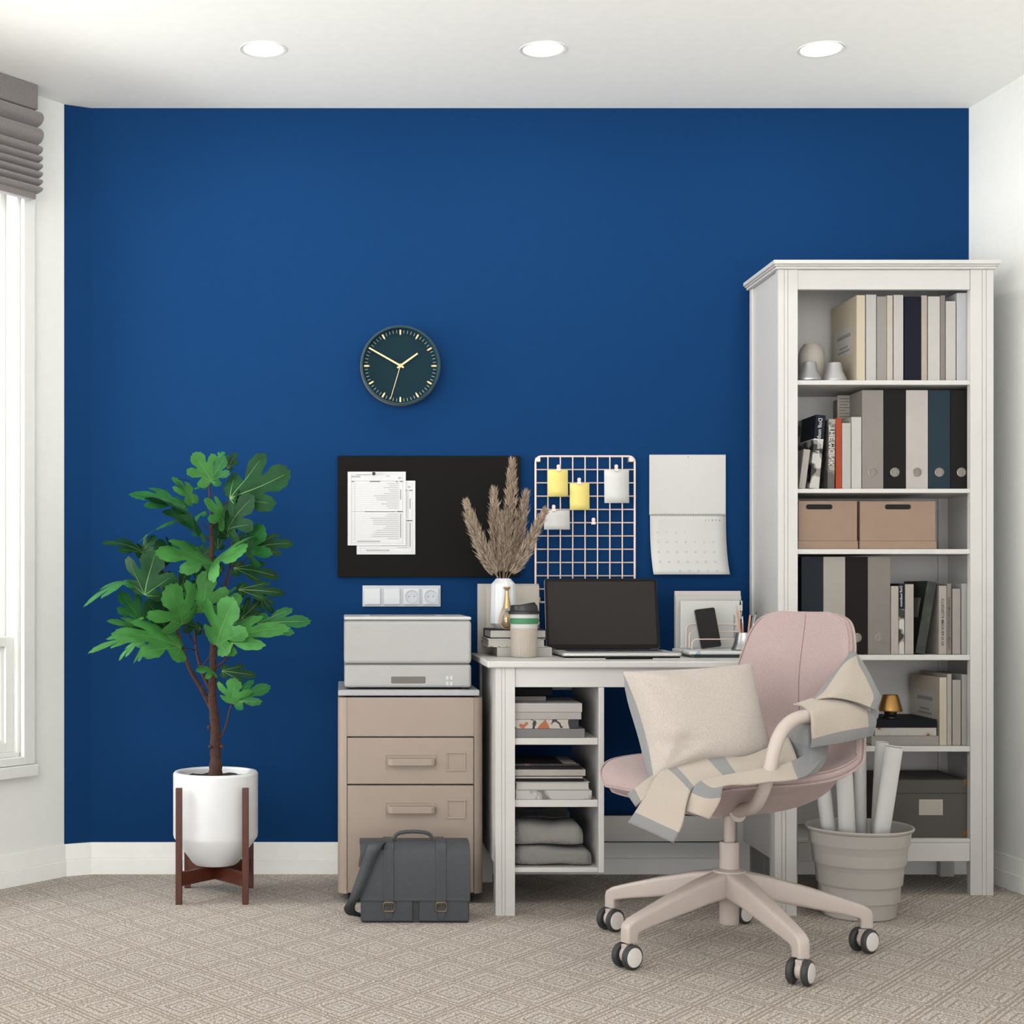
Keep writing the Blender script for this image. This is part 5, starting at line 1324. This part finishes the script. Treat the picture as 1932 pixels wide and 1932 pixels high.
def cp(u, v, w): return Vector((u, v, w))
# seat and backrest shell -------------------------------------------------
PR = [(.285, .412), (.262, .437), (.20, .452), (.10, .454), (-.02, .448), (-.12, .450), (-.200, .475), (-.230, .545), (-.226, .63), (-.230, .71), (-.243, .79), (-.251, .835), (-.254, .853)]
HW = [.115, .180, .238, .264, .274, .280, .284, .268, .236, .214, .192, .158, .095]
LIFT = [.0, .003, .007, .012, .020, .032, .050, .050, .036, .030, .024, .018, .010]
prc = crom([(p[0], 0, p[1]) for p in PR], 4); hwc = crom([(h, l, 0) for h, l in zip(HW, LIFT)], 4)
NS = len(prc); NT = 22
def shell_pt(i, t, off=0.0):
    p = prc[i]; tg = (prc[min(i+1, NS-1)]-prc[max(i-1, 0)]).normalized()
    n = Vector((tg.z, 0, -tg.x))          # towards the sitter
    h, l = hwc[i].x, hwc[i].y
    s = math.sin(t*PI/2) if False else t
    return Vector((p.x, h*s, p.z))+n*(l*abs(s)**2.2+off*(1-.40*abs(s)**6))
top = [[shell_pt(i, -1+2*j/NT, 0.016) for j in range(NT+1)] for i in range(NS)]
bot = [[shell_pt(i, -1+2*j/NT, -.026) for j in range(NT+1)] for i in range(NS)]
def closed_shell(top, bot):
    mb = MB(); nr, nc = len(top), len(top[0])
    vs = [p for r in top for p in r]+[p for r in bot for p in r]; o = nr*nc; fs = []
    for i in range(nr-1):
        for j in range(nc-1):
            a, b, c, d = i*nc+j, i*nc+j+1, (i+1)*nc+j+1, (i+1)*nc+j
            fs += [(a, b, c, d), (o+d, o+c, o+b, o+a)]
    for i in range(nr-1):
        for j in (0, nc-1):
            a, d = i*nc+j, (i+1)*nc+j
            f = (a, d, o+d, o+a); fs.append(f if j == 0 else f[::-1])
    for j in range(nc-1):
        for i in (0, nr-1):
            a, b = i*nc+j, i*nc+j+1
            f = (b, a, o+a, o+b); fs.append(f if i == 0 else f[::-1])
    mb.add(vs, fs, 0, True); return mb
iS = int(NS*.52)
closed_shell(top, bot).build('seat_shell', M_pink, ch, local=True, sub=1, sharp=180)
# piping round the rim of the shell and centre seams
rim = [(i, -1) for i in range(NS)]+[(NS-1, -1+2*j/NT) for j in range(1, NT+1)]+[(i, 1) for i in range(NS-2, -1, -1)]+[(0, 1-2*j/NT) for j in range(1, NT)]
pts = [shell_pt(i, t*.992, -.024) for i, t in rim]
MB().tube(pts, .0034, 8, closed=True).build('piping', M_pink, ch, local=True)
pts = [shell_pt(i, t*.990, .0135) for i, t in rim]
MB().tube(pts, .0026, 6, closed=True).build('piping', M_pink, ch, local=True)
sm = MB(); sm.tube([shell_pt(i, .05, .0165) for i in range(int(NS*.6), NS-1)], .0012, 6); sm.build('seam', mat('pink seam', '#a98380', .9), ch, local=True)
# under-seat pan
pan_t, pan_b = [], []
i0, i1 = 3, int(NS*.58)
for i in range(i0, i1+1):
    f = (i-i0)/(i1-i0); env = math.sin(PI*min(1, max(0, f*.94+.05)))**.6
    rt, rb2 = [], []
    for j in range(NT+1):
        t = (-1+2*j/NT)*.93
        p = shell_pt(i, t, -.024); rt.append(p)
        q = Vector((p.x*(.90 if p.x > 0 else .93), p.y*(1-.28*env), p.z-.006)); zb2 = .346+.02*abs(t)**2
        dpt = (max(0, p.z-zb2))*env*(1-abs(t)**3.2)
        q.z -= dpt*.92; rb2.append(q)
    pan_t.append(rt); pan_b.append(rb2)
closed_shell(pan_t, pan_b).build('under_shell', M_pink, ch, local=True, sub=1, sharp=180)
# arms
def arm(sg):
    pts = [(.135, .115, .372), (.150, .160, .382), (.168, .225, .402), (.176, .264, .440), (.172, .283, .490), (.160, .288, .545), (.135, .287, .588), (.092, .285, .612), (.03, .280, .614), (-.06, .268, .606), (-.16, .240, .600), (-.225, .205, .595)]
    c = crom([(u-(.07 if sg > 0 else .115)*(1 if u > 0 else (1+u/.23)), sg*v*(1 if sg > 0 else .97), w) for u, v, w in pts], 6)
    mb = MB(); mb.tube(c, .0162, 16)
    a = mb.build('armrest', M_chw, ch, local=True)
    f = MB(); f.lathe([(.020, 0), (.020, .006), (0, .008)], cp(.068, sg*.122, .366), 20, axis=(.3, sg*.5, .2)); f.build('arm_flange', M_chw, a, local=True)
arm(1); arm(-1)
# column and mechanism
MB().lathe([(.0135, .27), (.0135, .365)], n=28).build('gas_lift', M_chw, ch, local=True)
MB().lathe([(.0225, .068), (.0242, .071), (.0242, .272), (.0225, .276), (.0135, .276)], n=36).build('column', M_chw, ch, local=True, sharp=30)
MB().lathe([(.03, .343), (.034, .346), (.034, .353), (.03, .357)], cp(.018, -.022, 0), 28).build('mechanism', M_chw, ch, local=True)
tl2 = MB(); c = [Matrix.Rotation(-CA, 3, 'Z')@Vector(q) for q in ((-.055, .0, 0), (-.012, 0, 0))]
tl2.lathe([(.0, .338), (.021, .338), (.023, .341), (.023, .349), (.02, .352), (0, .352)], c[0]*.75, 28); tl2.build('tilt_lever', M_chw, ch, local=True)
hub = MB(); hub.lathe([(.026, .137), (.040, .140), (.046, .150), (.046, .190), (.040, .204), (.0245, .209)], n=40); hub.build('hub', M_chw, ch, local=True, sharp=40)
legs = [-3, -76, -148, 139, 70]
for k, ang in enumerate(legs):
    a = R(ang)-CA; d = Vector((math.cos(a), math.sin(a), 0)); s = Vector((-d.y, d.x, 0))
    top_ = [(.028, .203), (.10, .189), (.20, .162), (.30, .131), (.335, .119), (.352, .108), (.356, .095), (.356, .064)]
    bot_ = [(.028, .140), (.10, .130), (.20, .111), (.285, .095), (.315, .088), (.322, .086), (.324, .078), (.324, .064)]
    wt = [.031, .027, .022, .0185, .0175, .017, .0165, .016]
    rows = []
    for (r0, z0), (r1, z1), w in zip(top_, bot_, wt):
        P0 = d*r0+ZA*z0; P1 = d*r1+ZA*z1; nrm = (P0-P1); hgt = nrm.length; nrm.normalize()
        sec = []
        for q in range(16):
            an = 2*PI*q/16+PI/16; cx, cz = math.cos(an), math.sin(an)
            cx = math.copysign(abs(cx)**.30, cx); cz = math.copysign(abs(cz)**.30, cz)
            sec.append((P0+P1)/2+s*(w*cx*(1+.12*(-cz)))+nrm*(hgt/2*cz))
        sec.append(sec[0].copy()); rows.append(sec)
    mb = MB(); mb.grid(rows); mb.add(rows[-1][:-1], [tuple(range(16))], 0, False); mb.add(rows[0][:-1], [tuple(range(16))], 0, False)
    mb.build('base_leg', M_chw, ch, local=True, sharp=60)
    # castor: axle points to the right of the viewer
    wa = R(-38 if k == 1 else -58)-CA; wx = Vector((math.cos(wa), math.sin(wa), 0)); tr_ = Vector((-wx.y, wx.x, 0))
    c = d*.340-tr_*.006; wr_ = .0305
    fk = MB(); fk.lathe([(.0085, .050), (.0085, .0648)], d*.340, 18)
    fk.lathe([(0, -.008), (.019, -.008), (.021, 0), (.019, .008), (0, .008)], c+ZA*.034, 24, axis=wx)
    fk.obox(c+ZA*.030-wx*.0085-tr_*.012, wx*.017, tr_*.026, ZA*.030)
    cs = fk.build('castor', M_chw, ch, local=True, bevel=.002)
    for q in (-1, 1):
        o = c+ZA*(wr_+.0006)+wx*q*.0105
        w_ = MB(); w_.lathe([(.012, 0), (wr_-.004, .0), (wr_-.0005, .003), (wr_, .007), (wr_-.0005, .012), (wr_-.004, .0155), (wr_-.0062, .0165), (wr_-.0066, .0155)], o, 40, axis=wx*q, caps=False)
        w_.lathe([(wr_-.0066, .0155), (wr_-.0082, .0175), (0, .0195)], o, 40, m=1, axis=wx*q, caps=False)
        wo = w_.build('wheel', [M_tyre, M_hub], cs, local=True, sharp=30)

# ------------------------------------------------------------------ cushion on the seat
M_lin = fabric('natural linen', '#d3c8bf', scale=420, dark=.9, bump=.25)
M_linb = fabric('grey linen', '#a9abad', scale=420, dark=.9, bump=.25)
def cushion():
    TL, TR_, BL, BR = P(1174, 1266, 3.765), P(1420, 1250, 3.855), P(1232, 1466, 3.625), P(1466, 1446, 3.715)
    c = (TL+TR_+BL+BR)/4; xa = (TR_-TL).normalized(); ua = (TL-BL+TR_-BR).normalized(); na = xa.cross(ua).normalized()
    if na.y > 0: na = -na
    TH = .060
    N = 28
    front, back = [], []
    for i in range(N+1):
        rf, rbk = [], []
        for j in range(N+1):
            u, v = -1+2*j/N, -1+2*i/N
            # edges bow in between the pulled-out corners
            x = u*(1-.075*(1-v*v)**1.0*abs(u)**2); y = v*(1-.085*(1-u*u)*abs(v)**2)
            prof = max(0, (1-u**4)*(1-v**4))**.48
            h = TH*prof
            # gathers running in from the corners
            for cu, cv in ((-1, 1), (-1, -1)):
                du, dv = u-cu, v-cv; r = math.hypot(du, dv); an = math.atan2(dv, du)
                h += .006*math.exp(-(r-.5)**2/.12)*math.sin(an*9+cv)*prof
            fold = .020*math.exp(-((v+.52+.25*(u+.6))**2)/.006)*math.exp(-((u+.62)**2)/.10)
            a_, b_ = (x+1)/2, (y+1)/2
            base = (BL*(1-a_)+BR*a_)*(1-b_)+(TL*(1-a_)+TR_*a_)*b_
            if u < -.3 and v < -.2:
                k_ = (-.3-u)/.7*(-.2-v)/.8; base = base+ua*(-.010*k_)
            rf.append(base+na*(h-fold)); pb = max(0, (1-abs(u)**9)*(1-v**4))**.42; rbk.append(base-na*TH*1.5*pb)
        front.append(rf); back.append(rbk)
    t = thing('cushion', 'cream linen cushion with grey back leaning against the chair back', 'cushion', (BL+BR)/2)
    mb = MB(); mb.grid(front, flip=False); mb.build('front_cover', M_lin, t, sub=1)
    mb = MB(); mb.grid(back, flip=True); mb.build('back_cover', M_linb, t, sub=1)
cushion()

# ------------------------------------------------------------------ plaid blanket over the arm and seat
def plaid():
    m = bpy.data.materials.new('plaid blanket wool'); m.use_nodes = True; nt = m.node_tree; L = nt.links; b = nt.nodes['Principled BSDF']
    b.inputs['Roughness'].default_value = .95; b.inputs['Sheen Weight'].default_value = .2; b.inputs['Specular IOR Level'].default_value = .1
    uv = nt.nodes.new('ShaderNodeUVMap'); uv.uv_map = 'UVMap'
    sp = nt.nodes.new('ShaderNodeSeparateXYZ'); L.new(uv.outputs[0], sp.inputs[0])
    def ma(op, a, bb=None):
        n = nt.nodes.new('ShaderNodeMath'); n.operation = op
        for i, q in enumerate((a, bb)):
            if q is None: continue
            if isinstance(q, (int, float)): n.inputs[i].default_value = q
            else: L.new(q, n.inputs[i])
        return n.outputs[0]
    def stripe(c, lo, hi):      # periodic stripe
        f = ma('FRACT', c); return ma('MULTIPLY', ma('GREATER_THAN', f, lo), ma('LESS_THAN', f, hi))
    U, V = sp.outputs['X'], sp.outputs['Y']
    su, sv = stripe(U, .80, .985), stripe(V, .80, .985)
    lu, lv_ = stripe(U, .36, .50), stripe(V, .36, .50)
    tot = ma('ADD', ma('MULTIPLY', ma('MAXIMUM', su, sv), .85), ma('MULTIPLY', ma('MULTIPLY', su, sv), .15))
    light = ma('MULTIPLY', ma('MAXIMUM', lu, lv_), .0)
    tc = nt.nodes.new('ShaderNodeTexCoord'); n = nt.nodes.new('ShaderNodeTexNoise'); n.inputs['Scale'].default_value = 520; n.inputs['Detail'].default_value = 2
    L.new(tc.outputs['Object'], n.inputs['Vector'])
    sc = lambda c, k=1: (*[x*ALB*k for x in lin(c)], 1)
    mx = nt.nodes.new('ShaderNodeMixRGB'); mx.inputs[1].default_value = sc('#d9cbbc'); mx.inputs[2].default_value = sc('#95989b')
    L.new(ma('MAXIMUM', tot, light), mx.inputs[0])
    m2 = nt.nodes.new('ShaderNodeMixRGB'); m2.blend_type = 'MULTIPLY'; m2.inputs[0].default_value = .28
    L.new(mx.outputs[0], m2.inputs[1]); L.new(n.outputs['Fac'], m2.inputs[2]); L.new(m2.outputs[0], b.inputs['Base Color'])
    bp = nt.nodes.new('ShaderNodeBump'); bp.inputs['Strength'].default_value = .3; bp.inputs['Distance'].default_value = .0015
    L.new(n.outputs['Fac'], bp.inputs['Height']); L.new(bp.outputs[0], b.inputs['Normal']); return m
M_plaid = plaid()
bk_ = MB()
def sheet(rows, uvs, n=5):
    """rows of (px, py, depth) control points, smoothed both ways; uvs: the same layout"""
    A_ = [[P(*p) for p in r] for r in rows]
    UV = [[Vector((u[0], u[1], 0)) for u in r] for r in uvs]
    def smooth(g):
        g1 = [crom(r, n) for r in g]; cols_ = list(zip(*g1)); g2 = [crom(list(c), n) for c in cols_]; return [list(r) for r in zip(*g2)]
    G_, U_ = smooth(A_), smooth(UV)
    bk_.grid(G_, uvs=[[(u.x, u.y) for u in r] for r in U_])
# long strip: from under the arm across the seat, over the front edge, hanging flap
sheet([[(1488,1392,3.655),(1497,1412,3.60),(1506,1440,3.555)],
       [(1448,1412,3.66),(1456,1430,3.60),(1462,1452,3.55)],
       [(1400,1428,3.665),(1405,1442,3.60),(1412,1462,3.54)],
       [(1335,1425,3.68),(1350,1443,3.60),(1372,1466,3.52)],
       [(1272,1440,3.66),(1292,1460,3.57),(1312,1484,3.485)],
       [(1237,1468,3.58),(1265,1488,3.51),(1296,1512,3.45)],
       [(1208,1518,3.545),(1247,1537,3.485),(1287,1556,3.43)],
       [(1186,1552,3.53),(1229,1571,3.475),(1270,1590,3.42)]],
      [[(.15,v),(.45,v),(.79,v)] for v in (2.6, 2.3, 2.05, 1.86, 1.03, .50, .12, -.20)])
# near strip along the seat edge with its own short flap
sheet([[(1560,1392,3.66),(1562,1408,3.64),(1558,1424,3.61)],
       [(1505,1432,3.555),(1512,1452,3.53),(1518,1466,3.51)],
       [(1440,1450,3.53),(1444,1464,3.50),(1448,1476,3.485)],
       [(1375,1462,3.515),(1392,1474,3.485),(1412,1480,3.47)],
       [(1322,1474,3.495),(1346,1486,3.46),(1368,1482,3.455)],
       [(1303,1500,3.47),(1330,1510,3.44),(1358,1512,3.44)],
       [(1290,1529,3.46),(1314,1537,3.43),(1338,1546,3.43)]],
      [[(.3,.82),(.5,.82),(.75,.82)],[(.3,.95),(.5,.95),(.75,.95)],[(.3,1.15),(.5,1.15),(.75,1.15)],[(.3,1.45),(.5,1.45),(.75,1.45)],[(.3,1.80),(.5,1.78),(.75,1.78)],[(.3,2.02),(.5,2.02),(.75,2.05)],[(.3,2.45),(.5,2.45),(.75,2.45)]])
# small corner peeping out on the left
sheet([[(1262,1448,3.66),(1252,1468,3.60)],[(1222,1470,3.62),(1226,1496,3.555)],[(1184,1499,3.585),(1199,1522,3.545)]],
      [[(.2,.2),(.5,.2)],[(.2,.5),(.5,.55)],[(.2,.97),(.5,.97)]])
# standing folds between arm and seat
sheet([[(1512,1350,3.62),(1525,1350,3.585),(1545,1352,3.60)],
       [(1492,1380,3.66),(1520,1388,3.57),(1552,1390,3.60)],
       [(1482,1412,3.67),(1522,1424,3.57),(1560,1412,3.62)],
       [(1478,1440,3.66),(1514,1462,3.53),(1556,1436,3.60)],
       [(1452,1456,3.58),(1500,1468,3.515),(1540,1458,3.57)]],
      [[(-.2,.55),(-.08,.55),(.12,.55)],[(-.2,.7),(-.08,.7),(.15,.7)],[(-.2,.9),(-.05,.9),(.2,.9)],[(-.2,.95),(-.05,.97),(.25,.97)],[(-.2,.86),(-.05,.86),(.25,.86)]])
# panel hanging over the arm
sheet([[(1497,1330,3.655),(1545,1316,3.68),(1590,1318,3.70),(1634,1330,3.70)],
       [(1512,1332,3.60),(1556,1314,3.625),(1602,1322,3.64),(1646,1342,3.66)],
       [(1528,1346,3.555),(1572,1332,3.58),(1612,1338,3.60),(1652,1356,3.635)],
       [(1531,1376,3.545),(1578,1362,3.57),(1618,1360,3.59),(1652,1366,3.63)],
       [(1532,1398,3.55),(1580,1388,3.57),(1622,1380,3.59),(1650,1374,3.625)],
       [(1530,1410,3.555),(1582,1402,3.575),(1620,1394,3.595),(1645,1388,3.62)]],
      [[(.02,.0),(.3,0),(.6,0),(.82,0)],[(.02,.2),(.3,.2),(.6,.2),(.86,.2)],[(.02,.4),(.3,.4),(.6,.4),(.95,.4)],[(.02,.66),(.3,.66),(.62,.66),(.95,.66)],[(.02,.84),(.3,.85),(.64,.86),(.95,.88)],[(.02,.97),(.3,.97),(.66,.97),(.95,.97)]])
# two rolls of cloth gathered on the ridge
sheet([[(1522,1328,3.66),(1572,1308,3.68),(1612,1318,3.69),(1648,1344,3.69)],
       [(1530,1322,3.63),(1578,1300,3.645),(1622,1314,3.655),(1656,1338,3.665)],
       [(1540,1326,3.615),(1580,1306,3.625),(1622,1324,3.635),(1656,1352,3.65)],
       [(1546,1334,3.62),(1582,1316,3.63),(1618,1336,3.64),(1650,1362,3.65)]],
      [[(-.15,.2),(.3,.2),(.6,.2),(.93,.2)],[(-.15,.4),(.3,.4),(.6,.4),(.97,.4)],[(-.15,.55),(.3,.55),(.6,.55),(.97,.55)],[(-.15,.7),(.3,.7),(.6,.7),(.97,.7)]])
# upper fan lying over the side of the backrest
sheet([[(1605,1231,3.725),(1611,1230,3.725),(1617,1236,3.725),(1622,1241,3.725)],
       [(1584,1256,3.690),(1602,1262,3.675),(1624,1266,3.685),(1640,1272,3.695)],
       [(1562,1284,3.660),(1592,1288,3.635),(1626,1290,3.645),(1652,1296,3.665)],
       [(1544,1308,3.635),(1580,1304,3.600),(1624,1310,3.615),(1661,1318,3.635)],
       [(1524,1326,3.625),(1560,1316,3.590),(1612,1324,3.605),(1652,1340,3.615)]],
      [[(-.19,.5),(-.19,.5),(-.05,.99),(-.02,.99)],[(-.12,.5),(.25,.5),(.55,.78),(.75,.98)],[(-.12,.4),(.25,.4),(.55,.66),(.75,.98)],[(-.15,.3),(.25,.3),(.55,.55),(.75,.97)],[(-.19,.3),(.25,.3),(.6,.5),(.75,.95)]])
bo = bk_.build('blanket', M_plaid, loc=P(1500, 1450, 3.6), solid=.0045, offset=0, sub=0, sharp=80)
tag(bo, 'cream blanket with grey plaid bands draped over the pink chair arm and seat', 'blanket')
